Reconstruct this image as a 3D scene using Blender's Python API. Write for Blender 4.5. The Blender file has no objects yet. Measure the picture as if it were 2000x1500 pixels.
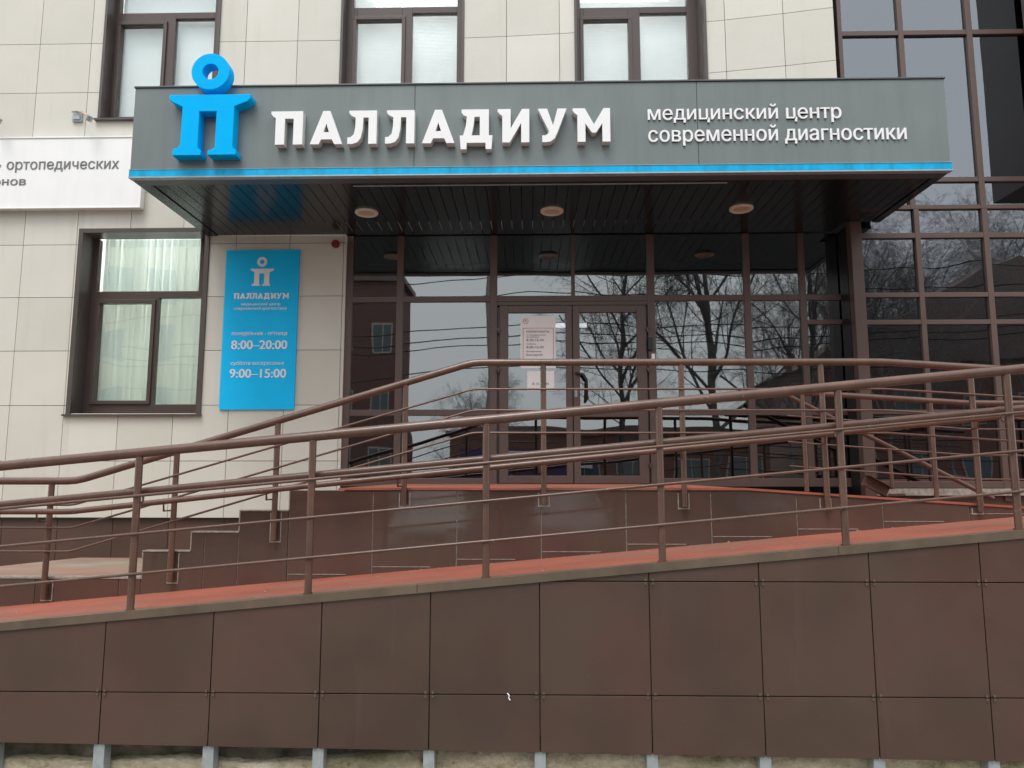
import bpy, bmesh, math, random
import numpy as np
from mathutils import Vector, Matrix
R = math.radians
random.seed(7)
scene = bpy.context.scene
C = scene.collection

# ------------------------------------------------------------------ camera, sky, sun, exposure
EYE = 1.6
CY, SY, CP, SP = math.cos(-.0223), math.sin(-.0223), math.cos(.1231), math.sin(.1231)
FW = Vector((SY*CP, CY*CP, SP)); RT = Vector((CY, -SY, 0)); UP = RT.cross(FW)
FOC = 1426.3                                     # focal length for a picture 2000 wide
cam_d = bpy.data.cameras.new('camera'); cam = bpy.data.objects.new('camera', cam_d); C.objects.link(cam)
m = Matrix((RT, UP, -FW)).transposed().to_4x4(); m.translation = Vector((0, 0, EYE)); cam.matrix_world = m
cam_d.sensor_width = 36; cam_d.lens = 36*FOC/2000; cam_d.clip_end = 500; cam_d.clip_start = .05
scene.camera = cam
def at(u, v, D):                                 # the point of the plane y = D seen at (u, v) of the photograph
    d = FW*FOC + RT*(u-1000) - UP*(v-750); p = d*(D/d.y); return Vector((p.x, p.y, p.z+EYE))

SUN_EL, SUN_AZ = R(62), R(198)
w = bpy.data.worlds.new('World'); scene.world = w; w.use_nodes = True
nt = w.node_tree; bg = nt.nodes['Background']
sky = nt.nodes.new('ShaderNodeTexSky'); sky.sky_type = 'NISHITA'; sky.sun_disc = False
sky.sun_elevation = SUN_EL; sky.sun_rotation = SUN_AZ; sky.air_density = 1.0; sky.dust_density = 4.0; sky.ozone_density = 1.0
hs = nt.nodes.new('ShaderNodeHueSaturation'); hs.inputs['Saturation'].default_value = .14; hs.inputs['Value'].default_value = 1
mx = nt.nodes.new('ShaderNodeMix'); mx.data_type = 'RGBA'; mx.inputs[0].default_value = .72      # even cloud cover over the clear sky
mx.inputs[7].default_value = (9.0, 9.35, 9.7, 1)
nt.links.new(sky.outputs[0], hs.inputs['Color']); nt.links.new(hs.outputs[0], mx.inputs[6]); nt.links.new(mx.outputs[2], bg.inputs[0])
bg.inputs[1].default_value = .10
sd = bpy.data.lights.new('sun', 'SUN'); sd.energy = 1.0; sd.angle = R(25); sd.color = (1, .97, .93)
so = bpy.data.objects.new('sun', sd); C.objects.link(so)
so.rotation_euler = (R(90)-SUN_EL, 0, R(-18))     # from behind the camera, a little from the left
scene.view_settings.view_transform = 'Standard'; scene.view_settings.look = 'None'; scene.view_settings.gamma = 1
scene.view_settings.exposure = .92
scene.cycles.max_bounces = 8; scene.cycles.transparent_max_bounces = 12; scene.cycles.glossy_bounces = 4
scene.cycles.use_denoising = True

# ------------------------------------------------------------------ materials
def new_mat(name):
    M = bpy.data.materials.new(name); M.use_nodes = True; n = M.node_tree
    return M, n, n.nodes['Principled BSDF']
def noise(n, scale, detail=4, stretch=(1, 1, 1), rough=.55):
    tc = n.nodes.new('ShaderNodeTexCoord'); mp = n.nodes.new('ShaderNodeMapping'); mp.inputs['Scale'].default_value = stretch
    t = n.nodes.new('ShaderNodeTexNoise'); t.inputs['Scale'].default_value = scale; t.inputs['Detail'].default_value = detail
    t.inputs['Roughness'].default_value = rough
    n.links.new(tc.outputs['Object'], mp.inputs[0]); n.links.new(mp.outputs[0], t.inputs['Vector']); return t.outputs['Fac']
def ramp(n, fac, stops):
    r = n.nodes.new('ShaderNodeValToRGB'); e = r.color_ramp.elements
    e[0].position, e[0].color = stops[0][0], (*stops[0][1], 1); e[1].position, e[1].color = stops[-1][0], (*stops[-1][1], 1)
    for p, c in stops[1:-1]:
        x = e.new(p); x.color = (*c, 1)
    n.links.new(fac, r.inputs[0]); return r.outputs[0]
def mul(n, a, b, f=1.0, mode='MULTIPLY'):
    x = n.nodes.new('ShaderNodeMix'); x.data_type = 'RGBA'; x.blend_type = mode
    if isinstance(f, (int, float)): x.inputs[0].default_value = f
    else: n.links.new(f, x.inputs[0])
    for s, i in ((a, 6), (b, 7)):
        if isinstance(s, tuple): x.inputs[i].default_value = (*s, 1)
        else: n.links.new(s, x.inputs[i])
    return x.outputs[2]
def bump(n, bs, fac, strength, dist=.01):
    b = n.nodes.new('ShaderNodeBump'); b.inputs['Strength'].default_value = strength; b.inputs['Distance'].default_value = dist
    n.links.new(fac, b.inputs['Height']); n.links.new(b.outputs[0], bs.inputs['Normal']); return b
def var(c, k): return tuple(min(1, x*k) for x in c)
def plain(name, col, rough=.5, metal=0, vary=.12, scale=6, bmp=0, bscale=60, spec=.5, island=0, streak=0):
    M, n, b = new_mat(name)
    c = ramp(n, noise(n, scale), [(.3, var(col, 1-vary)), (.7, var(col, 1+vary))])
    if island:
        g = n.nodes.new('ShaderNodeNewGeometry')
        c = mul(n, c, ramp(n, g.outputs['Random Per Island'], [(0, (1-island,)*3), (1, (1, 1, 1))]))
    if streak:
        c = mul(n, c, ramp(n, noise(n, 9, 5, (1, 1, .12)), [(.45, (1, 1, 1)), (.75, (1-streak,)*3)]))
    n.links.new(c, b.inputs['Base Color']); b.inputs['Roughness'].default_value = rough; b.inputs['Metallic'].default_value = metal
    b.inputs['Specular IOR Level'].default_value = spec
    if bmp: bump(n, b, noise(n, bscale, 3), bmp)
    return M
MT = {}
# pale porcelain facade tile
MT['soot'] = plain('grit_stone', (.22, .17, .13), .9, vary=.4, scale=40)
M, n, b = new_mat('pale_facade_tile'); MT['tile'] = M
g = n.nodes.new('ShaderNodeNewGeometry')
c = ramp(n, noise(n, 260, 2), [(.35, (.615, .585, .522)), (.65, (.70, .670, .605))])
c = mul(n, c, ramp(n, g.outputs['Random Per Island'], [(0, (.90, .90, .89)), (1, (1, 1, 1))]))
c = mul(n, c, ramp(n, noise(n, 1.6, 4), [(.3, (.93, .94, .92)), (.7, (1, 1, 1))]))
c = mul(n, c, ramp(n, noise(n, 5, 5, (1.5, 1, .12)), [(.58, (1, 1, 1)), (.8, (.92, .905, .875))]))
n.links.new(c, b.inputs['Base Color']); b.inputs['Roughness'].default_value = .42
bump(n, b, noise(n, 1.2, 2), .08, .02)
# brown cladding panel
def brown(name, base, rough, lo=None):
    M, n, b = new_mat(name)
    g = n.nodes.new('ShaderNodeNewGeometry')
    c = ramp(n, noise(n, 1.6, 5), [(.34, (base[0]*1.09, base[1]*.95, base[2]*.95)), (.5, base), (.66, (base[0]*.94, base[1]*1.03, base[2]*.97))])
    c = mul(n, c, ramp(n, noise(n, .55, 3), [(.35, (.90,)*3), (.65, (1.06,)*3)]))
    c = mul(n, c, ramp(n, noise(n, 300, 2), [(.3, (.86,)*3), (.7, (1.0,)*3)]))
    c = mul(n, c, ramp(n, g.outputs['Random Per Island'], [(0, (.88,)*3), (1, (1, 1, 1))]))
    c = mul(n, c, ramp(n, noise(n, 7, 5, (1.6, 1, .1)), [(.62, (0, 0, 0)), (.85, (.016, .015, .013))]), 1, 'ADD')
    c = mul(n, c, ramp(n, noise(n, 38, 5), [(.70, (0, 0, 0)), (.76, (.05, .045, .04))]), 1, 'ADD')
    c = mul(n, c, ramp(n, noise(n, 2.2, 7), [(.40, (.89, .89, .89)), (.54, (1, 1, 1))]))
    n.links.new(c, b.inputs['Base Color'])
    n.links.new(ramp(n, noise(n, 3, 5), [(.3, ((lo if lo else rough-.07),)*3), (.7, (rough+(.0 if lo else .1),)*3)]), b.inputs['Roughness'])
    bump(n, b, noise(n, .9, 1), .06, .02); return M
MT['brown'] = brown('brown_cladding_panel', (.093, .055, .041), .36)
MT['brown_gloss'] = brown('polished_brown_panel', (.100, .063, .050), .09, .02)
MT['joint_dark'] = plain('dark_joint', (.02, .015, .012), .9)
MT['joint_tile'] = plain('grey_joint_backing', (.09, .08, .07), .9)
MT['mortar'] = plain('pale_mortar', (.31, .275, .235), .9, vary=.3, scale=30)
MT['coping'] = plain('coping_metal', (.118, .085, .058), .5, vary=.15, scale=4, streak=.25)
MT['rail'] = plain('brown_rail_paint', (.112, .060, .042), .26, spec=.55, vary=.14, scale=7, bmp=.08, bscale=40, streak=.18)
n = MT['rail'].node_tree; b = n.nodes['Principled BSDF']; src = b.inputs['Base Color'].links[0].from_socket
c = mul(n, src, (.26, .21, .17), ramp(n, noise(n, 46, 4), [(.66, (0, 0, 0)), (.72, (.55, .55, .55))]), 'MIX')
c = mul(n, c, (.16, .055, .025), ramp(n, noise(n, 11, 6), [(.66, (0, 0, 0)), (.74, (.5, .5, .5))]), 'MIX'); n.links.new(c, b.inputs['Base Color'])
MT['frame'] = plain('brown_aluminium', (.105, .068, .056), .38, vary=.08, scale=3)
MT['framewin'] = plain('dark_window_profile', (.075, .052, .045), .32, vary=.08, scale=3)
MT['reveal'] = plain('window_reveal_metal', (.085, .068, .062), .28, vary=.1, scale=3)
MT['black'] = plain('black_metal', (.012, .011, .011), .35)
MT['fascia'] = plain('grey_composite', (.155, .185, .184), .36, vary=.06, scale=1.5, streak=.12, bmp=.35, bscale=1.4)
MT['soffit'] = plain('dark_soffit_plank', (.014, .015, .018), .20, vary=.25, scale=3, island=.25)
MT['trimgrey'] = plain('dark_grey_trim', (.075, .085, .09), .4)
MT['blue'] = plain('blue_acrylic', (.0005, .44, .90), .5, vary=.03, spec=.05)
MT['bluestripe'] = plain('blue_stripe_film', (.004, .42, .76), .45, spec=.2, vary=.08, scale=20, streak=.35)
MT['bluesign'] = plain('blue_sign_face', (.010, .53, .97), .5, vary=.03, spec=.15)
MT['white'] = plain('white_acrylic', (.82, .82, .82), .35, vary=.02)
MT['whitesign'] = plain('white_sign_face', (.84, .84, .83), .45, vary=.02, scale=2, streak=.05)
MT['greytext'] = plain('grey_lettering', (.16, .16, .17), .5)
MT['side'] = plain('pale_grey_letter_return', (.66, .66, .64), .45)
MT['paper'] = plain('poster_paper', (.95, .95, .94), .6, vary=.02)
MT['redink'] = plain('red_ink', (.45, .06, .05), .6)
MT['ink'] = plain('dark_ink', (.06, .055, .06), .6)
MT['alarm'] = plain('red_plastic', (.22, .03, .022), .35)
MT['galv'] = plain('galvanised_steel', (.36, .40, .41), .45, metal=.25, vary=.12, scale=25)
MT['beige'] = plain('cream_enamel', (.72, .66, .52), .4)
MT['lens'] = plain('frosted_lens', (.55, .49, .38), .3)
MT['blind'] = plain('white_blind', (.90, .95, .95), .7, vary=.01)
MT['curtain'] = plain('pale_curtain', (.90, .95, .91), .8, vary=.03)
for k_ in ('blind', 'curtain'):                      # thin cloth and slats let room light through
    n = MT[k_].node_tree; b = n.nodes['Principled BSDF']; tl = n.nodes.new('ShaderNodeBsdfTranslucent'); tl.inputs[0].default_value = (.90, .93, .92, 1)
    mi = n.nodes.new('ShaderNodeMixShader'); mi.inputs[0].default_value = .35 if k_ == 'blind' else .55
    n.links.new(b.outputs[0], mi.inputs[1]); n.links.new(tl.outputs[0], mi.inputs[2]); n.links.new(mi.outputs[0], n.nodes['Material Output'].inputs[0])
MT['room'] = plain('interior_paint', (.30, .30, .29), .8)
MT['roompale'] = plain('pale_room_paint', (.7, .7, .68), .8)
MT['roomdark'] = plain('dark_interior', (.03, .03, .03), .8)
MT['yellow'] = plain('ochre_render', (.52, .47, .33), .85, vary=.1)
MT['lamp_tan'] = plain('tan_lamp_arm', (.50, .36, .22), .5)
# red painted ramp
M, n, b = new_mat('red_floor_paint'); MT['red'] = M
c = ramp(n, noise(n, 1.4, 6), [(.35, (.28, .090, .056)), (.6, (.38, .110, .070))])
c = mul(n, c, (.25, .12, .085), ramp(n, noise(n, 1.5, 5, (.5, 1.7, 1)), [(.49, (0, 0, 0)), (.56, (.85, .85, .85))]), 'MIX')
c = mul(n, c, ramp(n, noise(n, 120, 2), [(.3, (.85,)*3), (.7, (1.0,)*3)]))
n.links.new(c, b.inputs['Base Color']); b.inputs['Roughness'].default_value = .65; b.inputs['Specular IOR Level'].default_value = .25; bump(n, b, noise(n, 140, 3), .25, .004)
# old masonry base
M, n, b = new_mat('old_rough_masonry'); MT['masonry'] = M
c = ramp(n, noise(n, 9, 10, (.6, 1, 1.3), .75), [(.33, (.16, .13, .09)), (.40, (.46, .39, .26)), (.54, (.66, .58, .42)), (.68, (.80, .76, .66))])
c = mul(n, c, ramp(n, noise(n, 1.7, 6), [(.34, (.6, .64, .55)), (.48, (1, 1, 1))]))
n.links.new(c, b.inputs['Base Color']); b.inputs['Roughness'].default_value = .95; bump(n, b, noise(n, 22, 8), .9, .03)
MT['masonry_dark'] = plain('dark_rough_masonry', (.15, .135, .105), .95, vary=.55, scale=9, bmp=.8, bscale=26)  # upper band, darker than the base course below
# concrete platform with worn red paint at the far end
M, n, b = new_mat('worn_concrete'); MT['concrete'] = M
c = ramp(n, noise(n, 3, 6), [(.3, (.19, .16, .12)), (.7, (.27, .23, .17))])
tc = n.nodes.new('ShaderNodeTexCoord'); sx = n.nodes.new('ShaderNodeSeparateXYZ'); n.links.new(tc.outputs['Object'], sx.inputs[0])
ad = n.nodes.new('ShaderNodeMath'); ad.operation = 'MULTIPLY_ADD'; ad.inputs[1].default_value = .22
n.links.new(sx.outputs['Y'], ad.inputs[0]); n.links.new(noise(n, 2, 5), ad.inputs[2])
c = mul(n, c, (.30, .12, .085), ramp(n, ad.outputs[0], [(.0, (0, 0, 0)), (1, (0, 0, 0))]) if False else ramp(n, noise(n, .8, 5), [(.42, (0, 0, 0)), (.60, (.75, .75, .75))]), 'MIX')
n.links.new(c, b.inputs['Base Color']); b.inputs['Roughness'].default_value = .85
MT['paving'] = plain('pale_bounce_paving', (.20, .18, .155), .9, vary=.15, scale=2, bmp=.2)  # kept paler than the asphalt to throw light upwards
MT['asphalt'] = plain('asphalt', (.06, .06, .062), .85, vary=.25, scale=3, bmp=.3, bscale=90)
MT['bark'] = plain('tree_bark', (.11, .10, .095), .9, vary=.35, scale=8)
MT['birch'] = plain('birch_bark', (.22, .21, .20), .9, vary=.5, scale=5)
MT['leaf'] = plain('evergreen_needles', (.035, .05, .025), .9, vary=.4, scale=3)
MT['cable'] = plain('cable_rubber', (.01, .01, .01), .7)
MT['tyre'] = plain('tyre_rubber', (.015, .015, .015), .8)
MT['roofing'] = plain('brown_roof_sheet', (.19, .12, .10), .6)
MT['chrome'] = plain('chrome', (.6, .6, .6), .15, metal=1)
def emit(name, col, s):
    M, n, b = new_mat(name); b.inputs['Base Color'].default_value = (*col, 1)
    b.inputs['Emission Color'].default_value = (*col, 1); b.inputs['Emission Strength'].default_value = s; return M
MT['tube'] = emit('lit_ceiling_tube', (1, 1, .97), 1.6)
MT['curtain_fill'] = emit('curtain_fill_panel', (1, 1, 1), 7.6)  # added glow that brightens the curtain from behind, no lamp known there
MT['panel'] = emit('blind_lamp_and_fill', (.97, 1, 1), 4.2)  # a real lamp behind one blind, added fill behind the others
def glass(name, refl, tint, trans, wav=.5, scale=1.1, rough=0.0):
    M, n, b = new_mat(name); n.nodes.remove(b)
    gl = n.nodes.new('ShaderNodeBsdfGlossy'); gl.inputs['Roughness'].default_value = rough; gl.inputs['Color'].default_value = (*tint, 1)
    tr = n.nodes.new('ShaderNodeBsdfTransparent'); tr.inputs['Color'].default_value = (*trans, 1)
    lw = n.nodes.new('ShaderNodeLayerWeight'); lw.inputs['Blend'].default_value = .5
    pw = n.nodes.new('ShaderNodeMath'); pw.operation = 'POWER'; pw.inputs[1].default_value = 4; n.links.new(lw.outputs['Facing'], pw.inputs[0])
    mb_ = n.nodes.new('ShaderNodeMath'); mb_.operation = 'MULTIPLY_ADD'; mb_.inputs[1].default_value = .8; mb_.inputs[2].default_value = refl
    n.links.new(pw.outputs[0], mb_.inputs[0])
    gm = n.nodes.new('ShaderNodeNewGeometry'); fb = n.nodes.new('ShaderNodeMath'); fb.operation = 'SUBTRACT'; fb.inputs[0].default_value = 1; n.links.new(gm.outputs['Backfacing'], fb.inputs[1])
    ma = n.nodes.new('ShaderNodeMath'); ma.operation = 'MULTIPLY'; n.links.new(mb_.outputs[0], ma.inputs[0]); n.links.new(fb.outputs[0], ma.inputs[1])
    mi = n.nodes.new('ShaderNodeMixShader'); n.links.new(ma.outputs[0], mi.inputs[0]); n.links.new(tr.outputs[0], mi.inputs[1]); n.links.new(gl.outputs[0], mi.inputs[2])
    bu = n.nodes.new('ShaderNodeBump'); bu.inputs['Strength'].default_value = wav; bu.inputs['Distance'].default_value = .012
    n.links.new(noise(n, scale, 1), bu.inputs['Height']); n.links.new(bu.outputs[0], gl.inputs['Normal'])
    n.links.new(mi.outputs[0], n.nodes['Material Output'].inputs[0]); return M
MT['glass_dark'] = glass('tinted_reflective_glass', .21, (.92, .97, .97), (.42, .43, .44), .30, rough=.012)
MT['glass_blue'] = glass('tinted_curtain_wall_glass', .20, (.88, .93, 1.0), (.36, .38, .41), .35, rough=.012)
MT['glass_clear'] = glass('clear_window_glass', .08, (.95, 1, 1), (.975, .985, .985), .35)
MT['glass_green'] = glass('greenish_window_glass', .24, (1, 1, .95), (.955, .985, .965), .45)

# ------------------------------------------------------------------ mesh helpers
class MB:
    def __init__(s): s.v, s.f, s.sm = [], [], []
    def add(s, vs, fs, smooth=False):
        o = len(s.v); s.v += [tuple(p) for p in vs]; s.f += [tuple(i+o for i in f) for f in fs]; s.sm += [smooth]*len(fs)
    def box(s, x0, x1, y0, y1, z0, z1, M=None):
        vs = [(x0, y0, z0), (x1, y0, z0), (x1, y1, z0), (x0, y1, z0), (x0, y0, z1), (x1, y0, z1), (x1, y1, z1), (x0, y1, z1)]
        if M is not None: vs = [tuple(M @ Vector(p)) for p in vs]
        s.add(vs, [(0, 3, 2, 1), (4, 5, 6, 7), (0, 1, 5, 4), (1, 2, 6, 5), (2, 3, 7, 6), (3, 0, 4, 7)]); return s
    def prism(s, front, back):                    # two matching outlines (lists of 3D points), front outline counter-clockwise seen from the front
        k = len(front); s.add(list(front)+list(back), [tuple(range(k)), tuple(range(2*k-1, k-1, -1))] + [(i, k+i, k+(i+1) % k, (i+1) % k) for i in range(k)]); return s
    def slab(s, pts, y0, y1):                     # outline in x,z pushed from y0 to y1
        return s.prism([(x, y0, z) for x, z in pts], [(x, y1, z) for x, z in pts])
    def bar(s, a, b, w, h):                       # rectangular bar from a to b
        a, b = Vector(a), Vector(b); d = (b-a).normalized(); up = Vector((0, 0, 1)) if abs(d.z) < .95 else Vector((0, 1, 0))
        r = d.cross(up).normalized(); u = r.cross(d)
        c = [r*w/2+u*h/2, -r*w/2+u*h/2, -r*w/2-u*h/2, r*w/2-u*h/2]
        s.add([a+x for x in c]+[b+x for x in c], [(0, 1, 2, 3), (7, 6, 5, 4), (0, 4, 5, 1), (1, 5, 6, 2), (2, 6, 7, 3), (3, 7, 4, 0)]); return s
    def tube(s, pts, r, seg=12, cap=True, radii=None):
        pts = [Vector(p) for p in pts]; n = len(pts); rings = []
        for i, p in enumerate(pts):
            d0 = (pts[i]-pts[i-1]).normalized() if i else (pts[1]-pts[0]).normalized()
            d1 = (pts[i+1]-pts[i]).normalized() if i < n-1 else d0
            t = (d0+d1).normalized(); ref = Vector((0, 1, 0)) if abs(t.y) < .9 else Vector((1, 0, 0))
            a = t.cross(ref).normalized(); b = a.cross(t); rr = radii[i] if radii else r
            k = 1/max(.5, t.dot(d0))
            rings.append([p+(a*math.cos(2*math.pi*j/seg)*k+b*math.sin(2*math.pi*j/seg))*rr for j in range(seg)])
        vs = [q for ring in rings for q in ring]; fs = []
        for i in range(n-1):
            for j in range(seg):
                k = (j+1) % seg; fs.append((i*seg+j, i*seg+k, (i+1)*seg+k, (i+1)*seg+j))
        s.add(vs, fs, True)
        if cap:
            s.add(rings[0], [tuple(range(seg))]); s.add(rings[-1], [tuple(range(seg-1, -1, -1))])
        return s
    def disc(s, c, axis, r, h, seg=24): return s.tube([Vector(c), Vector(c)+Vector(axis)*h], r, seg)
    def build(s, name, m, parent=None, bev=0):
        me = bpy.data.meshes.new(name); me.from_pydata(s.v, [], s.f); me.update()
        for p, k in zip(me.polygons, s.sm): p.use_smooth = k
        me.materials.append(m if not isinstance(m, str) else MT[m])
        o = bpy.data.objects.new(name, me); C.objects.link(o)
        bm = bmesh.new(); bm.from_mesh(me); bmesh.ops.recalc_face_normals(bm, faces=bm.faces); bm.to_mesh(me); bm.free()
        if parent: o.parent = parent; o.matrix_parent_inverse = Matrix.Translation(-parent_loc(parent))
        if bev:
            b = o.modifiers.new('bevel', 'BEVEL'); b.width = bev; b.segments = 2; b.limit_method = 'ANGLE'; b.angle_limit = R(40)
        return o
def parent_loc(p): return Vector(p.location) if p.parent is None else Vector((0, 0, 0))   # parts sit at the world origin
def tag(o, label=None, cat=None, group=None, kind=None):
    if label: o['label'] = label
    if cat: o['category'] = cat
    if group: o['group'] = group
    if kind: o['kind'] = kind
    return o
def thing(name, label, cat, loc=(0, 0, 0), group=None):
    o = bpy.data.objects.new(name, None); o.empty_display_size = .1; C.objects.link(o); o.location = loc
    return tag(o, label, cat, group)
def copy_tree(o, parent=None):
    c = o.copy(); C.objects.link(c); c.parent = parent
    if parent is not None: c.matrix_parent_inverse = o.matrix_parent_inverse.copy()
    for ch in list(o.children): copy_tree(ch, c)
    return c

FONT = None
def text_mesh(name, body, mat, parent, box, D, depth=.004, bold=0.0, fill=1.0, align='C', y=None):
    """lettering on the plane y = D; box = (u0, v0, u1, v1) extent in the photograph"""
    cu = bpy.data.curves.new(name, 'FONT'); cu.body = body; cu.size = 1; cu.resolution_u = 3
    ob = bpy.data.objects.new(name, cu); C.objects.link(ob)
    me = bpy.data.meshes.new_from_object(ob.evaluated_get(bpy.context.evaluated_depsgraph_get()))
    C.objects.unlink(ob); bpy.data.objects.remove(ob)
    vs = [(q.co.x, q.co.y) for q in me.vertices]; polys = [tuple(p.vertices) for p in me.polygons]; bpy.data.meshes.remove(me)
    # the font's letter н is three overlapping bars: rebuild it as bars that butt
    drop, boxes, i = set(), [], 0
    while i+12 <= len(vs):
        q = [vs[i+4*k:i+4*k+4] for k in range(3)]
        e = [(min(p[0] for p in c), max(p[0] for p in c), min(p[1] for p in c), max(p[1] for p in c)) for c in q]
        ok = all(len({round(p[0], 4) for p in c}) == 2 and len({round(p[1], 4) for p in c}) == 2 for c in q)
        if ok and e[1][0] < e[0][0] < e[1][1] and e[2][0] < e[0][1] < e[2][1] and abs(e[1][3]-e[2][3]) < 1e-3:
            drop |= set(range(i, i+12)); boxes += [e[1], e[2], (e[1][1], e[2][0], e[0][2], e[0][3])]; i += 12
        else: i += 1
    polys = [p for p in polys if not (set(p) & drop)]
    xs = [p[0] for p in vs]; ys = [p[1] for p in vs]
    x0, x1, y0, y1 = min(xs), max(xs), min(ys), max(ys)
    u0, v0, u1, v1 = box
    a = at(u0, (v0+v1)/2, D).x; b = at(u1, (v0+v1)/2, D).x
    zt, zb = at((u0+u1)/2, v0, D).z, at((u0+u1)/2, v1, D).z
    f = lambda x, y: (a+(x-x0)/(x1-x0)*(b-a), zb+(y-y0)/(y1-y0)*(zt-zb))
    mb = MB(); n = len(vs); W3 = [f(*p) for p in vs]; cnt = {}
    for p in polys:
        for j in range(len(p)):
            k = (p[j], p[(j+1) % len(p)]); cnt[tuple(sorted(k))] = cnt.get(tuple(sorted(k)), [])+[k]
    fs = list(polys)+[tuple(n+j for j in reversed(p)) for p in polys]
    for k, l in cnt.items():
        if len(l) == 1: c, d = l[0]; fs.append((d, c, n+c, n+d))
    mb.add([(x, D-depth, z) for x, z in W3]+[(x, D, z) for x, z in W3], fs)
    for (bx0, bx1, by0, by1) in boxes:
        (xa, za), (xb, zb2) = f(bx0, by0), f(bx1, by1); mb.box(xa, xb, D-depth, D, za, zb2)
    if bold >= .01:                                   # heavier strokes
        w_ = bold*(zt-zb)*.55
        for (bx0, bx1, by0, by1) in boxes:
            (xa, za), (xb, zb2) = f(bx0, by0), f(bx1, by1)
            mb.box(xa-w_, xb+w_, D-depth-.0005-(.0003 if xa == boxes[0][0] else 0), D-.0001, za, zb2)
        for k, dx in enumerate((-w_, w_)):
            dd = depth+.0003*(k+1); mb.add([(x+dx, D-dd, z) for x, z in W3]+[(x+dx, D-.0002*(k+1), z) for x, z in W3], fs)
    return mb.build(name, mat, parent)

# letter outlines of the big sign (x, z in letter heights) : outer outline and optional hole
def flat_glyphs():
    P = [(-.14, 1), (-.142, .93), (-.08, .85), (.0, .80), (.0, 0), (.28, 0), (.28, .78), (.545, .78), (.545, 0), (.826, 0), (.826, 1)]
    A = ([(0, 0), (.265, 0), (.335, .145), (.665, .145), (.735, 0), (.975, 0), (.59, 1), (.38, 1)], [(.40, .36), (.485, .62), (.57, .36)])
    L = [(.04, 1), (.04, .93), (.11, .85), (.237, .79), (.23, .5), (.19, .29), (.09, .20), (0, .195), (0, 0), (.15, .0), (.30, .05), (.40, .18), (.455, .45), (.47, .79), (.63, .79), (.63, 0), (.876, 0), (.876, 1)]
    D = ([(.05, 1), (.05, .91), (.11, .83), (.21, .79), (.18, .5), (.10, .22), (0, .22), (.03, -.19), (.20, -.19), (.21, 0), (.77, 0), (.78, -.19), (.95, -.19), (.98, .22), (.87, .22), (.87, 1)],
         [(.44, .78), (.60, .78), (.60, .22), (.35, .22), (.41, .5)])
    I = [(-.14, 1), (-.142, .93), (-.08, .85), (.0, .80), (0, 0), (.22, 0), (.565, .58), (.565, 0), (.81, 0), (.81, 1), (.59, 1), (.25, .42), (.25, 1)]
    U = [(0, 1), (.28, 1), (.455, .50), (.59, 1), (.86, 1), (.59, .30), (.50, .11), (.38, .02), (.24, 0), (.13, 0), (.13, .20), (.22, .20), (.30, .25), (.335, .32)]
    Mm = [(-.14, 1), (-.142, .93), (-.08, .85), (.0, .80), (0, 0), (.235, 0), (.235, .55), (.43, .27), (.55, .27), (.74, .55), (.74, 0), (.975, 0), (.975, 1), (.78, 1), (.49, .52), (.22, 1)]
    return [P, A, L, L, A, D, I, U, Mm]
def extrude_shape(outer, hole, fx, y0, y1, mb):
    """solid from outline (+hole); fx maps (x, z) to world x, z; y0 front, y1 back"""
    loops = [outer]+([hole] if hole else [])
    from mathutils.geometry import tessellate_polygon
    pts = [fx(*p) for lp in loops for p in lp]
    tri = tessellate_polygon([[Vector((*fx(*p), 0)) for p in lp] for lp in loops])
    n = len(pts); vs = [(x, y0, z) for x, z in pts]+[(x, y1, z) for x, z in pts]
    fs = [tuple(t) for t in tri]+[tuple(n+i for i in reversed(t)) for t in tri]
    o = 0
    for lp in loops:
        k = len(lp)
        for i in range(k): fs.append((o+i, o+(i+1) % k, n+o+(i+1) % k, n+o+i))
        o += k
    mb.add(vs, fs)
LOGO = [(-.5, 1.0), (-.5, .93), (-.455, .88), (-.33, .80), (-.335, .17), (-.36, .125), (-.42, .10), (-.425, 0), (-.078, 0), (-.075, .075), (-.12, .12), (-.12, .72+.0),
        (.09, .72), (.09, .12), (.04, .085), (.005, .075), (.005, 0), (.352, 0), (.352, .085), (.31, .11), (.305, .17), (.305, .80), (.46, .88), (.5, .93), (.5, 1.0)]
def ring_pts(cx, cz, r, n=40): return [(cx+r*math.cos(2*math.pi*i/n), cz+r*math.sin(2*math.pi*i/n)) for i in range(n)]

# ------------------------------------------------------------------ ground
mb = MB(); mb.add([(-70, -90, -.15), (70, -90, -.15), (70, 30, -.15), (-70, 30, -.15)], [(0, 1, 2, 3)])
tag(mb.build('ground', 'asphalt'), kind='structure')

mb = MB(); mb.add([(-30, -2.2, -.146), (30, -2.2, -.146), (30, 4.6, -.146), (-30, 4.6, -.146)], [(0, 1, 2, 3)])
tag(mb.build('bounce_pavement', 'paving'), kind='structure')  # unseen pale sheet added to bounce light onto masonry and undersides
# ------------------------------------------------------------------ the building
P = .605
def yf(x): return 7.85-.0209*max(0, x+1.5)**2       # the facade bends towards the viewer on the right
XG, ZG = -5.6831, 6.5832
bld = thing('clinic_building', 'pale tiled clinic building with brown framed glazing behind the ramp', 'building', (0, 9, 0))

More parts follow.
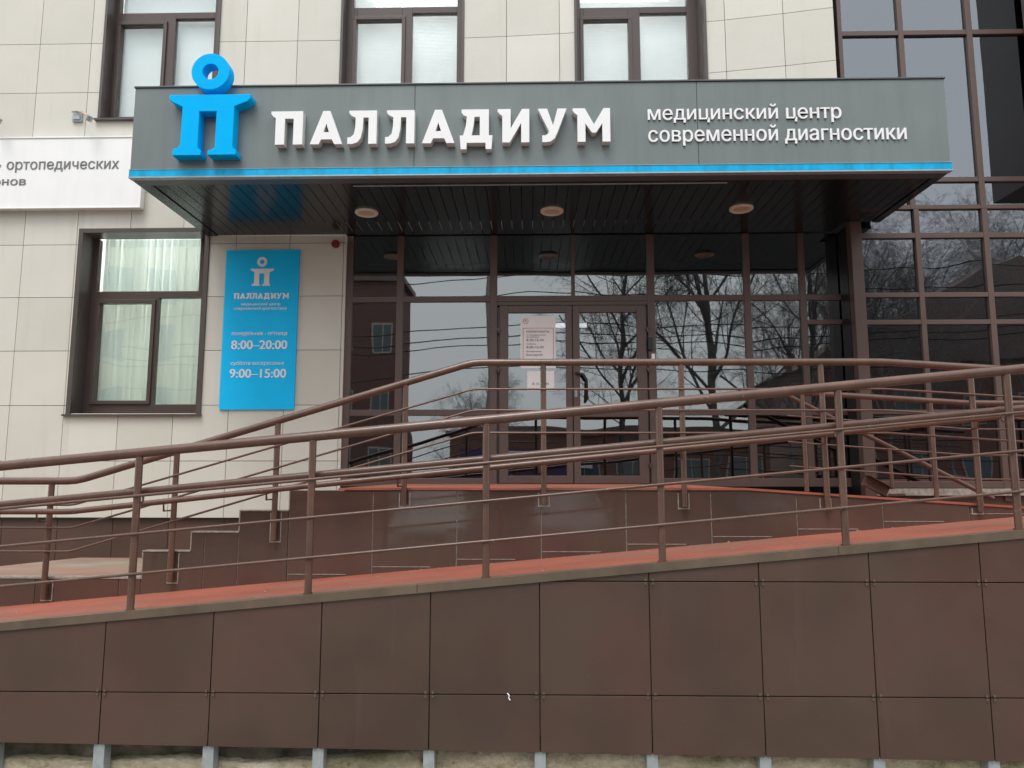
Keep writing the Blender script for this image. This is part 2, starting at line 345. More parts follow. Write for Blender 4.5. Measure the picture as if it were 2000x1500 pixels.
def subtract(rect, holes):
    rs = [rect]
    for h in holes:
        nr = []
        for (a, b, c, d) in rs:                     # x0,x1,z0,z1
            if h[0] >= b or h[1] <= a or h[2] >= d or h[3] <= c: nr.append((a, b, c, d)); continue
            if h[0] > a: nr.append((a, h[0], c, d))
            if h[1] < b: nr.append((h[1], b, c, d))
            m0, m1 = max(a, h[0]), min(b, h[1])
            if h[2] > c: nr.append((m0, m1, c, h[2]))
            if h[3] < d: nr.append((m0, m1, h[3], d))
        rs = nr
    return [r for r in rs if r[1]-r[0] > .012 and r[3]-r[2] > .012]
W = {'L': (-5.0, -3.605, 2.26, 4.30)}
W['1'] = (at(201, 100, 7.85).x+.03, at(424, 100, 7.85).x, at(300, 231, 7.85).z, 7.62)
W['2'] = (at(670, 60, 7.85).x, at(903, 60, 7.85).x, W['1'][2], 7.62)
W['3'] = (at(1126, 60, 7.75).x, at(1375, 60, 7.6).x, W['1'][2], 7.62)
XV = -2.03                                          # where the glazed entrance screen begins
holes = [W[k] for k in W]+[(XV, 4, 0, 4.3)]
X0, X1, ZT = XG-2*P, 3.29, ZG+3*P
tiles, back = MB(), MB()
rows = [(ZG-(k+1)*P, ZG-k*P) for k in range(-3, 10)]
for k in range(0, 18):
    a, b = XG+(k-2)*P, XG+(k-1)*P
    b = min(b, X1)
    if a >= X1: continue
    for (z0, z1) in rows:
        z0c = max(z0, 1.134)
        if z1 <= 1.134: continue
        for (x0, x1, c, d) in subtract((a+.003, b-.003, z0c+.003, z1-.003), holes):
            vs = []
            for yy in (0, .012):
                vs += [(x0, yf(x0)+yy, c), (x1, yf(x1)+yy, c), (x1, yf(x1)+yy, d), (x0, yf(x0)+yy, d)]
            tiles.add(vs, [(0, 1, 2, 3), (7, 6, 5, 4), (0, 4, 5, 1), (1, 5, 6, 2), (2, 6, 7, 3), (3, 7, 4, 0)])
        for (x0, x1, c, d) in subtract((a, b, z0c, z1), holes):
            vs = []
            for yy in (.014, .20):
                vs += [(x0, yf(x0)+yy, c), (x1, yf(x1)+yy, c), (x1, yf(x1)+yy, d), (x0, yf(x0)+yy, d)]
            back.add(vs, [(0, 1, 2, 3), (7, 6, 5, 4), (0, 4, 5, 1), (1, 5, 6, 2), (2, 6, 7, 3), (3, 7, 4, 0)])
tiles.build('facade_tiles', 'tile', bld); back.build('wall', 'joint_tile', bld)
# tile edge where the facade stops at the entrance screen
MB().box(XV-.001, XV+.012, 7.849, 7.93, 1.45, 4.245).build('wall_edge', 'tile', bld)
# brown plinth under the tiles
mb = MB(); bk = MB()
for k in range(-3, 8):
    a, b = XG+k*P, XG+(k+1)*P
    for z0, z1 in ((.53, 1.122), (-.07, .524)):
        x1 = min(b, XV)
        if x1-a < .02: continue
        mb.box(a+.003, x1-.003, 7.885, 7.9, z0, z1)
bk.box(XG-3*P, XV, 7.902, 8.06, -.1, 1.133)
mb.build('plinth', 'brown', bld); bk.build('plinth_backing', 'joint_dark', bld)
MB().box(XG-3*P, XV, 7.853, 7.90, 1.1235, 1.1325).build('plinth_flashing', 'joint_dark', bld)

# --- windows: casing, frame, panes, blinds
def window(key, yfront, yglass, panes, mitre=True, kind='blind', casing=.025, sill=True, label=None, gmat='glass_clear', frm='framewin'):
    x0, x1, z0, z1 = W[key]
    yl, yr = (yfront, yfront) if not callable(yfront) else (yfront(x0), yfront(x1))
    fr = MB()
    holesw = [(a, b, c, d) for (a, b, c, d, s) in panes]
    for (a, b, c, d) in subtract((x0+.002, x1-.002, z0+.002, z1-.002), holesw): fr.box(a, b, yglass-.03, yglass+.04, c, d)
    for (a, b, c, d, s) in panes:                    # opening sash stands proud of the frame
        if s:
            t = .042
            fr.box(a-t, b+t, yglass-.052, yglass-.031, d, d+t); fr.box(a-t, b+t, yglass-.052, yglass-.031, c-t, c)
            fr.box(a-t, a, yglass-.052, yglass-.031, c, d); fr.box(b, b+t, yglass-.052, yglass-.031, c, d)
    win = fr.build('window', frm, bld, .004)
    if label: win['label'] = label
    rv = MB()
    def strip(xa, ya, xb, yb, za, zb, t):            # jamb lining
        rv.prism([(xa, ya, za), (xb, ya, za), (xb, ya, zb), (xa, ya, zb)], [(xa, yb, za), (xb, yb, za), (xb, yb, zb), (xa, yb, zb)])
    strip(x0-casing, yl-.022, x0+.004, yglass-.03, z0-.01, z1+casing, 0); strip(x1-.004, yr-.022, x1+casing, yglass-.03, z0-.01, z1+casing, 0)
    rv.prism([(x0-casing+.03, yl-.021, z1-.004), (x1+casing-.03, yr-.021, z1-.004), (x1+casing-.03, yr-.021, z1+casing), (x0-casing+.03, yl-.021, z1+casing)],
             [(x0-casing+.03, yglass-.031, z1-.004), (x1+casing-.03, yglass-.031, z1-.004), (x1+casing-.03, yglass-.031, z1+casing), (x0-casing+.03, yglass-.031, z1+casing)])
    rv.build('reveal', 'reveal', win)
    if sill:
        s = MB(); s.prism([(x0-casing-.03, yl-.045, z0-.03), (x1+casing+.01, yr-.045, z0-.03), (x1+casing+.01, yr-.045, z0-.011), (x0-casing-.03, yl-.045, z0-.011)],
                          [(x0-casing-.03, yglass-.032, z0-.03), (x1+casing+.01, yglass-.032, z0-.03), (x1+casing+.01, yglass-.032, z0+.012), (x0-casing-.03, yglass-.032, z0+.012)])
        s.build('sill', 'reveal', win)
    for (a, b, c, d, s) in panes:
        g = MB(); g.box(a-.006, b+.006, yglass-.004, yglass+.004, c-.006, d+.006)
        g.build('glass_pane', gmat, win)
        k = MB(); k.box(a-.004, b+.004, yglass-.012, yglass-.006, c-.004, c+.004)
    bl = MB()
    if kind == 'venetian':
        z = z0+.05
        while z < z1-.02:
            bl.add([(x0+.05, yglass+.075, z), (x1-.05, yglass+.075, z), (x1-.05, yglass+.083, z+.0200), (x0+.05, yglass+.083, z+.0200)], [(0, 1, 2, 3)])
            z += .0175
    elif kind == 'roller':
        bl.box(x0+.03, x1-.03, yglass+.08, yglass+.085, z0, z1)
    else:
        rg = random.Random(8); x = x0+.02                 # hanging strips with narrow shadow gaps
        while x < x1-.03:
            wd = rg.uniform(.05, .10); a_, d_ = rg.uniform(.010, .030)*rg.choice((-1, 1)), yglass+.13
            vs = []; k = 6
            for i in range(k+1):
                t = i/k; yy = d_+a_*(t-.5)+.012*math.sin(math.pi*t)
                vs += [(x+wd*t, yy, z0-.02), (x+wd*t+rg.uniform(-.002, .002), yy, z1+.14)]
            bl.add(vs, [(2*i, 2*i+2, 2*i+3, 2*i+1) for i in range(k)], True); x += wd+rg.uniform(.003, .007)
        bl.box(x0+.0, x1, yglass+.20, yglass+.203, z0-.05, z1+.14)
    bl.build('curtain' if kind == 'curtain' else 'blind', 'curtain' if kind == 'curtain' else 'blind', win)
    rm = MB(); rm.box(x0-.3, x1+.3, yglass+1.4, yglass+1.45, z0-.4, z1+.3); rm.box(x0-.35, x0-.3, yglass+.06, yglass+1.4, z0-.4, z1+.3); rm.box(x1+.3, x1+.35, yglass+.06, yglass+1.4, z0-.4, z1+.3)
    rm.box(x0-.3, x1+.3, yglass+.06, yglass+1.4, z1+.3, z1+.35); rm.box(x0-.3, x1+.3, yglass+.06, yglass+1.4, z0-.45, z0-.4); rm.build('room_wall', 'roompale', win)
    lp = MB(); lp.box(x0+.1, x1-.1, yglass+.5, yglass+1.1, z1+.2, z1+.25); lp.build('ceiling_lamp_or_fill', 'panel' if kind != 'curtain' else 'curtain_fill', win)  # one upper room has a lamp; the others are added to brighten blinds and curtain
    return win
def px(u0, v0, u1, v1, D, s=False):
    a, b = at(u0, v0, D), at(u1, v1, D); return (a.x, b.x, b.z, a.z, s)
D = 8.1
window('L', 7.85, D, [px(198, 471, 389.5, 569.5, D), px(199, 594, 289, 783, D, True), px(313, 583, 384, 790, D)], kind='curtain', gmat='glass_green',
       label='window at ground level with pale pleated curtain', casing=.045)
D = 8.03
def upper(key, uL, uM0, uM1, uR, vt=28, vs_=52, D=8.03):
    x0, x1, z0, z1 = W[key]
    zt, zs, zf = at((uL+uR)/2, vt, D).z, at((uL+uR)/2, vs_, D).z, at((uL+uR)/2, vt+12, D).z
    a, m0, m1, b = at(uL, 60, D).x, at(uM0, 60, D).x, at(uM1, 60, D).x, at(uR, 60, D).x
    return [(a-.035, b, zt, z1-.05, False), (a, m0, z0+.09, zs, True), (m1, b, z0+.05, zf, False)]
window('1', 7.85, D, upper('1', 240, 323, 345, 421, 28, 52), kind='roller')
window('2', 7.85, D, upper('2', 698, 786, 806, 893, 17, 42), kind='venetian')
window('3', yf, 7.93, upper('3', 1139, 1226, 1249, 1341, 17, 42, 7.93), kind='venetian')

# --- entrance screen (the glazed vestibule front)
YV = 7.90; ZF = 1.5
fr = MB()
def vbar(u0, u1, v, D, z0, z1, mbx, y0=-.03, y1=.05):
    a, b = at(u0, v, D).x, at(u1, v, D).x; mbx.box(a, b, D+y0, D+y1, z0, z1); return a, b
VM = [(676, 686), (773, 786), (957, 971), (1266, 1281), (1457, 1470), (1567, 1579), (1650, 1668)]
vx = [(at(a, 700, YV).x, at(b, 700, YV).x) for a, b in VM]
vx[0] = (XV+.013, vx[0][1])
for a, b in vx: fr.box(a, b, YV-.03, YV+.05, ZF-.03, 4.245)
zt0, zt1 = at(1000, 590, YV).z, at(1000, 579, YV).z       # transom over the doors
zm0, zm1 = at(1000, 812, YV).z, at(1000, 800, YV).z
cells = []
for i in range(len(vx)-1):
    a, b = vx[i][1], vx[i+1][0]
    fr.box(a, b, YV-.028, YV+.048, zt0, zt1)
    zb = ZF+.06
    if i == 2:
        cells.append((a, b, zt1, 4.245)); mid = at(1119, 560, YV).x
        fr.box(mid-.02, mid+.02, YV-.027, YV+.04, zt1, 4.245); cells.pop(); cells += [(a, mid-.02, zt1, 4.245), (mid+.02, b, zt1, 4.245)]
        continue
    fr.box(a, b, YV-.028, YV+.048, ZF-.03, zb); fr.box(a, b, YV-.028, YV+.048, zm0, zm1)
    cells += [(a, b, zb, zm0), (a, b, zt1, 4.245)]
    if i == 5:
        za, zb2 = at(1610, 634, YV).z, at(1610, 625, YV).z
        fr.box(a, b, YV-.028, YV+.048, za, zb2); cells += [(a, b, zm1, za), (a, b, zb2, zt0)]
    else: cells.append((a, b, zm1, zt0))
fr.box(vx[2][1], vx[3][0], YV-.027, YV+.04, zt0-.045, zt0-.001)      # door head
scr = fr.build('entrance_screen', 'frame', bld, .003)
def pane(a, b, c, d, y, mat, parent, tilt=.0016):
    t1, t2 = random.uniform(-tilt, tilt), random.uniform(-tilt, tilt)
    cx, cz = (a+b)/2, (c+d)/2
    vs = []
    for yy in (-.004, .004):
        for x, z in ((a-.005, c-.005), (b+.005, c-.005), (b+.005, d+.005), (a-.005, d+.005)):
            vs.append((x, y+yy+(x-cx)*t1+(z-cz)*t2, z))
    mb = MB(); mb.add(vs, [(0, 1, 2, 3), (7, 6, 5, 4), (0, 4, 5, 1), (1, 5, 6, 2), (2, 6, 7, 3), (3, 7, 4, 0)])
    return mb.build('glass_pane', mat, parent)
for a, b, c, d in cells: pane(a, b, c, d, YV, 'glass_dark', scr)
# doors
dz1 = zt0-.05
def door(u0, u1, g0, g1, label, handle_u=None):
    a, b = at(u0, 700, YV).x, at(u1, 700, YV).x; ga, gb = at(g0, 700, YV).x, at(g1, 700, YV).x
    gt, gm1, gm0, gbm = at(1050, 612, YV).z, at(1050, 801, YV).z, at(1050, 815, YV).z, at(1050, 929, YV).z
    mb = MB()
    for (x0, x1, c, d) in subtract((a, b, ZF+.004, dz1), [(ga, gb, gm1, gt), (ga, gb, gbm, gm0)]): mb.box(x0, x1, YV-.04, YV+.02, c, d)
    dr = mb.build('door', 'frame', bld, .003); dr['label'] = label
    pane(ga, gb, gm1, gt, YV-.01, 'glass_dark', dr); pane(ga, gb, gbm, gm0, YV-.01, 'glass_dark', dr)
    return dr, a, b
dl, a0, b0 = door(976, 1117, 993, 1105, 'left door leaf with two paper notices')
dr, a1, b1 = door(1119, 1262, 1132, 1244, 'right door leaf with black pull handle')
MB().box(b0-.012, a1+.012, YV+.0205, YV+.034, ZF+.01, dz1-.01).build('meeting_strip', 'frame', dl)
for x0_, x1_ in ((vx[2][1]-.004, a0+.012), (b1-.012, vx[3][0]+.004)): MB().box(x0_, x1_, YV+.0205, YV+.045, ZF, dz1).build('door_jamb', 'frame', bld)
h = MB(); p0, p1 = at(1124, 729, YV-.05), at(1140, 731, YV-.1); p2, p3 = at(1146, 742, YV-.1), at(1146, 778, YV-.1)
h.tube([p0, (p1.x-.01, YV-.1, p1.z), (p2.x, YV-.1, p2.z), p3, (p3.x-.012, YV-.045, p3.z-.03)], .014, 10)
h.build('handle', 'black', dr)
lk = MB(); q = at(1125, 768, YV-.045); lk.box(q.x-.014, q.x+.014, YV-.048, YV-.041, q.z-.04, q.z+.04); lk.disc((q.x, YV-.048, q.z+.01), (0, -1, 0), .008, .012, 12)
lk.build('lock', 'galv', dr)
for dd, x in ((dl, a0-.012), (dr, b1+.012)):
    for v in (645, 722, 907):
        z = at(1000, v, YV).z; hb = MB(); hb.box(x-.022, x+.022, YV-.062, YV-.041, z-.012, z+.012); hb.box(x-.008, x+.01, YV-.07, YV-.04, z-.04, z-.013)
        hb.build('hinge', 'framewin', dd)
# room behind the screen and the curtain wall
rm = MB()
rm.box(-2.6, 7.5, 12.6, 12.7, 1.3, 8.2); rm.box(-2.7, -2.6, 8.08, 12.7, 1.3, 8.2); rm.box(7.5, 7.6, 7.9, 12.7, 1.3, 8.2)
rm.box(-2.6, 7.5, 8.15, 12.6, 1.30, 1.46); rm.box(-2.6, 7.5, 8.15, 12.6, 4.0, 4.5); rm.box(-2.6, 7.5, 8.15, 12.6, 8.2, 8.3)
rm.build('interior', 'roomdark', bld)
for q in (at(1084, 637, 10.6),):
    t = MB(); t.box(q.x, q.x+.47, 10.6, 10.72, q.z, q.z+.05); t.build('ceiling_lamp_or_fill', 'tube', bld)

# --- curtain wall on the right
YC = 7.65
cw = MB(); cells = []
def U(u, v): return at(u, v, YC).x
def Z(v, u=1750): return at(u, v, YC).z
colx = (U(1668, 700), U(1690, 700))
cw.box(colx[0], colx[1], YC-.09, YC+.02, 1.30, Z(405)); cw.box(U(1633, 68), U(1641, 68), YC-.05, YC+.02, Z(405)+.001, 8.4)
hz = [(Z(953), Z(940)), (Z(809), Z(801)), (Z(635), Z(626)), (Z(582), Z(573)), (Z(467), Z(457)), (Z(411), Z(403)), (Z(358), Z(349)), (Z(73, 1700), Z(64, 1700)), (8.2, 8.27)]
lowm = [(U(1791, 560), U(1801, 560)), (U(1925, 560), U(1936, 560)), (6.05, 6.11)]
upm = [(U(1751, 68), U(1761, 68)), (U(1884, 68), U(1895, 68)), (5.9, 5.96)]
zsplit = hz[5][0]
for a, b in lowm: cw.box(a, b, YC-.04, YC+.02, 1.33, zsplit)
for a, b in upm: cw.box(a, b, YC-.04, YC+.02, zsplit+.0005, 8.4)
for i, (c, d) in enumerate(hz):
    ms = lowm if c < zsplit-.01 else upm
    x = colx[1] if c < zsplit-.01 else U(1641, 68)
    for a, b in ms:
        cw.box(x, a, YC-.037, YC+.018, c, d); x = b
cwo = cw.build('curtain_wall', 'frame', bld, .003)
for i in range(len(hz)-1):
    c, d = hz[i][1], hz[i+1][0]; low = d <= zsplit+.02
    ms = lowm if low else upm; x = colx[1] if low else U(1641, 68)
    for a, b in ms: pane(x, a, c, d, YC, 'glass_blue', cwo, .0030); x = b
MB().box(colx[1]-.05, 6.1, YC-.07, YC-.038, hz[0][0]-.075, hz[0][0]-.005).build('threshold', 'mortar', bld)
MB().box(colx[0]-.005, colx[0]+.06, YC+.021, YV-.031, 1.3, 4.245).build('column_return', 'black', bld)
MB().box(colx[1]-.04, 6.1, YC-.02, YC+.05, -.1, hz[0][0]-.0755).build('base_wall', 'brown', bld)
# projecting bay beyond the curtain wall (its shaded flank is mirrored in the glass)
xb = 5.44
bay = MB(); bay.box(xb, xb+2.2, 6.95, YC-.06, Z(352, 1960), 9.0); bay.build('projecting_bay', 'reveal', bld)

# ------------------------------------------------------------------ canopy
cxl, cxr, yc0, zc0, zc1 = -3.59, 3.725, 6.23, 4.248, 5.122
can = thing('entrance_canopy', 'wide grey entrance canopy with a blue stripe and dark plank soffit', 'canopy', (0, 7, zc0))
mb = MB(); segs = [(cxl, -1.02), (-1.017, 1.52), (1.523, cxr)]
for a, b in segs: mb.box(a, b, yc0, yc0+.05, zc0+.077, zc1-.012)
mb.box(cxl, cxl+.05, yc0+.0505, 7.84, zc0+.03, zc1-.012); mb.box(cxr-.05, cxr, yc0+.0505, 7.55, zc0+.03, zc1-.012)
mb.build('fascia', 'fascia', can, .004)
MB().box(cxl-.008, cxr+.008, yc0-.012, yc0+.09, zc1-.0115, zc1+.004).build('top_trim', 'trimgrey', can, .003)
MB().box(cxl-.004, cxr+.01, yc0-.008, yc0+.045, zc0+.012, zc0+.0765).build('stripe', 'bluestripe', can)
mb = MB(); mb.box(cxl-.006, cxr+.012, yc0-.012, yc0+.05, zc0+.001, zc0+.0115); mb.box(cxl-.006, cxr+.012, yc0-.0125, yc0-.0085, zc0+.0772, zc0+.081)
mb.build('stripe_edge', 'galv', can)
mb = MB(); mb.box(cxl, cxr, yc0+.051, yc0+.16, zc0, zc0+.03)
mb.build('front_trim', 'trimgrey', can)
MB().box(cxl, cxl+.12, yc0+.161, 7.84, zc0, zc0+.03).build('side_trim', 'soffit', can); MB().box(cxr-.08, cxr, yc0+.161, 7.55, zc0, zc0+.03).build('side_trim', 'soffit', can)
mb = MB(); x = cxl+.122
while x < cxr-.085:
    x2 = min(x+.108, cxr-.085); yb = YV-.035 if x > XV else 7.845
    if x > colx[0]-.1: yb = 7.55
    mb.box(x+.0015, x2-.0015, yc0+.161, yb, zc0+.010, zc0+.018)
    x += .11
mb.build('soffit', 'soffit', can, .002)
MB().box(cxl+.05, cxr-.051, yc0+.051, 7.5, zc0+.0305, zc0+.06).build('soffit_backing', 'joint_dark', can)
MB().box(cxl+.02, cxr-.02, yc0+.06, 7.5, zc1-.05, zc1-.02).build('roof', 'trimgrey', can)

# downlights
def downlight():
    t = thing('downlight', 'x', 'ceiling light', (0, 0, zc0), 'round downlights in the canopy soffit')
    n = 32; mb = MB(); prof = [(.082, .008), (.084, -.010), (.108, -.012), (.117, -.004), (.117, .009)]
    vs = [(r*math.cos(2*math.pi*i/n), r*math.sin(2*math.pi*i/n), zc0+z) for r, z in prof for i in range(n)]
    fs = [(k*n+i, k*n+(i+1) % n, (k+1)*n+(i+1) % n, (k+1)*n+i) for k in range(len(prof)-1) for i in range(n)]
    mb.add(vs, fs, True); mb.build('trim_ring', 'beige', t)
    mb = MB(); mb.disc((0, 0, zc0-.002), (0, 0, 1), .083, .006, 32); mb.build('lens', 'lens', t); return t
d0 = downlight(); labs = ['round cream downlight under the canopy at its left, above the blue hours sign side', 'round cream downlight in the middle of the canopy, above the doors', 'round cream downlight under the right end of the canopy']
for i, (x, y) in enumerate(((-1.644, 7.15), (.246, 7.148), (2.147, 7.12))):
    o = d0 if i == 0 else copy_tree(d0); o['label'] = labs[i]; o.location = (x, y, zc0)
d0['label'] = 'round cream downlight nearest the left end of the canopy'
a, b = at(690, 363, 6.42), at(1420, 355, 6.42)
mb = MB(); mb.tube([(a.x, 6.42, zc0-.012), (b.x, 6.42, zc0-.012)], .006, 8)
tag(mb.build('light_tube', 'galv'), 'thin unlit metal strip fixed under the front edge of the canopy', 'strip')

# ------------------------------------------------------------------ big sign letters and emblem
hsx, hsz = .2965, .312
ZB = at(870, 281.5, 6.15).z
sg = thing('sign_lettering', 'raised white capital letters spelling ПАЛЛАДИУМ on the canopy fascia', 'sign', (-.9, 6.2, 4.5))
for g, u in zip(flat_glyphs(), (538, 606, 679, 752.5, 824.5, 898, 981, 1050.5, 1128)):
    outer, hole = g if isinstance(g, tuple) else (g, None)
    xo = at(u, 248, 6.15).x
    z0 = at(u, 282.4-(u-538)*.0095, 6.15).z
    mb = MB(); extrude_shape(outer, hole, lambda x, z: (xo+x*hsx, z0+z*hsz), 6.150, 6.158, mb)
    L = mb.build('letter', 'white', sg)
    mb = MB(); extrude_shape(outer, hole, lambda x, z: (xo+x*hsx, z0+z*hsz), 6.1585, 6.229, mb)
    mb.build('letter_return', 'side', L)
em = thing('sign_emblem', 'raised blue emblem of a ring above a two legged gate on the canopy', 'emblem', (-2.8, 6.1, 4.4))
yl0, yl1 = 6.115, 6.2285
ea, eb = at(327.5, 240, yl0), at(487, 240, yl0); zt, zb = at(407, 184.5, yl0).z, at(407, 302.5, yl0).z
mb = MB(); ecx = (ea.x+eb.x)/2; ew = eb.x-ea.x
extrude_shape(LOGO, None, lambda x, z: (ecx+x*ew, zb+z*(zt-zb)), yl0, yl1, mb); mb.build('gate', 'blue', em, .004)
rc = at(411, 139.5, yl0); rr = (at(448, 140, yl0).x-at(374, 140, yl0).x)/2
mb = MB(); extrude_shape(ring_pts(rc.x, rc.z, rr, 48), ring_pts(rc.x, rc.z, rr*.43, 48), lambda x, z: (x, z), yl0, yl1, mb); mb.build('ring', 'blue', em, .004)
st = thing('sign_subtitle', 'two lines of small white lowercase lettering at the right of the canopy', 'sign', (2.1, 6.2, 4.6))
text_mesh('text_line', 'медицинский центр', 'white', st, (1265, 204.5, 1642, 241.5), 6.229, .014, .014)
text_mesh('text_line', 'современной диагностики', 'white', st, (1266, 244.5, 1769, 284), 6.229, .014, .014)

# ------------------------------------------------------------------ signs on the wall
yb_ = 7.825
bs = thing('opening_hours_sign', 'tall blue sign with opening hours on the pale wall', 'sign', (-2.95, yb_, 2.3))
MB().box(-3.357, -2.538, yb_, 7.848, 2.297, 4.078).build('panel', 'bluesign', bs)
def S(x0, y0, x1, y1): return (420+x0/4.5455, 480+y0/4.5455, 420+x1/4.5455, 480+y1/4.5455)
yt = yb_-.0005
def box_world(bx): a = at(bx[0], bx[1], yt); b = at(bx[2], bx[3], yt); return a.x, b.x, b.z, a.z
x0, x1, z0, z1 = box_world(S(318, 205, 520, 355))
mb = MB(); extrude_shape(LOGO, None, lambda x, z: ((x0+x1)/2+x*(x1-x0), z0+z*(z1-z0)), yt-.004, yt, mb)
q = at(*S(420, 143, 0, 0)[:2], yt); r_ = 46/4.5455*7.82/1426
extrude_shape(ring_pts(q.x, q.z, r_, 32), ring_pts(q.x, q.z, r_*.46, 32), lambda x, z: (x, z), yt-.004, yt, mb)
mb.build('emblem', 'white', bs)
mb = MB(); tx0, tx1, tz0, tz1 = box_world(S(166, 422, 654, 470)); tot = tx1-tx0
ws = [.97, .975, .876, .876, .975, .98, .95, .86, 1.115]; gap = .10; sx_ = tot/(sum(ws)+gap*8); x = tx0
for g, wd in zip(flat_glyphs(), ws):
    outer, hole = g if isinstance(g, tuple) else (g, None); off = -min(p[0] for p in outer)
    extrude_shape(outer, hole, lambda a, b: (x+(a+off)*sx_, tz0+b*(tz1-tz0)), yt-.004, yt, mb); x += (wd+gap)*sx_
mb.build('title_text', 'white', bs)
for body, bx, bo in (('медицинский центр', (232, 503, 580, 536), .0), ('современной диагностики', (172, 541, 635, 576), .0),
                     ('понедельник - пятница', (150, 766, 640, 802), .005), ('8:00–20:00', (147, 840, 640, 918), .06),
                     ('суббота-воскресенье', (140, 1026, 614, 1066), .01), ('9:00–15:00', (132, 1094, 630, 1172), .06)):
    text_mesh('text_line', body, 'white', bs, S(*bx), yt, .003, bo)
ws_ = thing('white_sign', 'long white sign board with grey lettering high on the wall at the left', 'sign', (-5.2, 7.75, 4.56))
xa, xe = -7.2, at(272, 404, 7.75).x; z0, z1 = 4.56, at(150, 267, 7.75).z
MB().box(xa, xe, 7.76, 7.848, z0, z1).build('panel', 'whitesign', ws_, .004)
mb = MB()
for (a, b, c, d) in ((xa, xe+.008, z1-.012, z1+.006), (xa, xe+.008, z0-.006, z0+.008), (xe-.008, xe+.008, z0+.0081, z1-.0121)): mb.box(a, b, 7.751, 7.759, c, d)
mb.build('border', 'white', ws_, .003)
text_mesh('text_line', 'ортопедических', 'greytext', ws_, (13.5, 315, 232, 336), 7.7595, .004, .02)
text_mesh('text_line', 'ь', 'greytext', ws_, (-8, 317, 4, 330), 7.7595, .004, .008)
text_mesh('text_line', 'онов', 'greytext', ws_, (-13, 350, 50.5, 362), 7.7595, .004, .04)
# arm lamps above the white sign
def sign_lamp():
    t = thing('sign_lamp', 'x', 'lamp', (0, 7.8, 5.6), 'arm lamps above the white sign')
    mb = MB(); mb.box(-.055, .055, 7.825, 7.846, 5.50, 5.63); mb.box(-.04, .04, 7.81, 7.824, 5.52, 5.56); mb.build('plate', 'galv', t, .003)
    mb = MB()
    for a, b in (((-.05, .05), (5.60, 5.604)),): pass
    for z in (5.60, 5.612): mb.tube([(-.05, 7.80, z), (.05, 7.80, z)], .003, 6)
    mb.build('clip', 'black', t)
    mb = MB(); mb.tube([(-.01, 7.82, 5.625), (.11, 7.74, 5.565), (.285, 7.62, 5.44)], .0, 10, radii=[.006, .011, .021]); mb.build('arm', 'lamp_tan', t)
    mb = MB(); mb.disc((.262, 7.62, 5.405), (.25, -.1, .35), .036, .13, 16); mb.build('lamp_head', 'galv', t); return t
sl = sign_lamp(); sl['label'] = 'small arm lamp above the white sign, next to the canopy'; q = at(152, 228, 7.84); sl.location = (q.x, 7.8, 5.6+q.z-5.565)
s2 = copy_tree(sl); s2['label'] = 'small arm lamp above the white sign at the left edge of the picture'; s2.location = (sl.location.x-1.03, 7.8, sl.location.z-.01)
q = at(656, 477, 7.84); mb = MB(); mb.disc((q.x, 7.849, q.z), (0, -1, 0), .045, .03, 24); mb.disc((q.x, 7.82, q.z), (0, -1, 0), .03, .02, 24)
tag(mb.build('alarm_sounder', 'alarm', None, .004), 'round dark red alarm sounder on the wall under the canopy', 'alarm')

# notices on the left door leaf, intercom
yn = YV-.0175
nt1 = thing('notice', 'white notice with red border and opening hours taped to the left door', 'notice', (0, yn, 2.8))
a, b = at(1016.5, 617, yn), at(1085.5, 719, yn)
MB().box(a.x, b.x, yn, yn+.002, b.z, a.z).build('sheet', 'paper', nt1)
def N(x0, y0, x1, y1): return (960+x0/5.882, 580+y0/5.882, 960+x1/5.882, 580+y1/5.882)
ye = yn-.0004
mb = MB(); bx = box_world(N(360, 345, 718, 760)); t = .005
for (x0, x1, z0, z1) in ((bx[0], bx[1], bx[3]-t, bx[3]), (bx[0], bx[1], bx[2], bx[2]+t), (bx[0], bx[0]+t, bx[2]+t, bx[3]-t), (bx[1]-t, bx[1], bx[2]+t, bx[3]-t)): mb.box(x0, x1, ye-.001, ye, z0, z1)
q = at(*N(392, 280, 0, 0)[:2], yn); r_ = .030
extrude_shape(ring_pts(q.x, q.z, r_, 24), ring_pts(q.x, q.z, r_*.82, 24), lambda x, z: (x, z), ye-.001, ye, mb)
mb.box(q.x-.010, q.x+.010, ye-.001, ye, q.z-.004, q.z+.010); mb.build('border', 'redink', nt1)
for body, bx, mt in (('РЕЖИМ РАБОТЫ', (402, 386, 662, 410), 'ink'), ('С понедельника', (402, 428, 620, 447), 'ink'), ('по пятницу', (402, 455, 545, 473), 'ink'), ('8.30-16.30', (402, 482, 598, 508), 'ink'),
                     ('Суббота', (402, 532, 505, 552), 'ink'), ('8.00-16.00', (402, 564, 598, 590), 'ink'), ('Воскресенье', (402, 617, 572, 638), 'ink'), ('Выходной', (402, 652, 585, 680), 'ink')):
    text_mesh('text_line', body, mt, nt1, N(*bx), ye, .001, .01 if body[0] in 'РВ8' else 0)
nt2 = thing('notice', 'small white sheet taped below the larger notice on the left door', 'notice', (0, yn, 2.5))
a, b = at(1029.5, 725, yn), at(1082.5, 763, yn); MB().box(a.x, b.x, yn, yn+.002, b.z, a.z).build('sheet', 'paper', nt2)
text_mesh('text_line', '8.15-16.45', 'ink', nt2, N(470, 985, 660, 1010), ye, .001, 0)
q = at(1270, 672, YV-.04)
ic = thing('intercom', 'small black entry keypad on the frame right of the doors', 'intercom', (q.x, q.y, q.z))
MB().box(q.x-.028, q.x+.028, YV-.065, YV-.031, q.z-.07, q.z+.07).build('keypad', 'black', ic, .006)
q = at(1276, 696, YV-.04); MB().box(q.x-.018, q.x+.018, YV-.045, YV-.031, q.z-.03, q.z+.028).build('card', 'paper', ic)

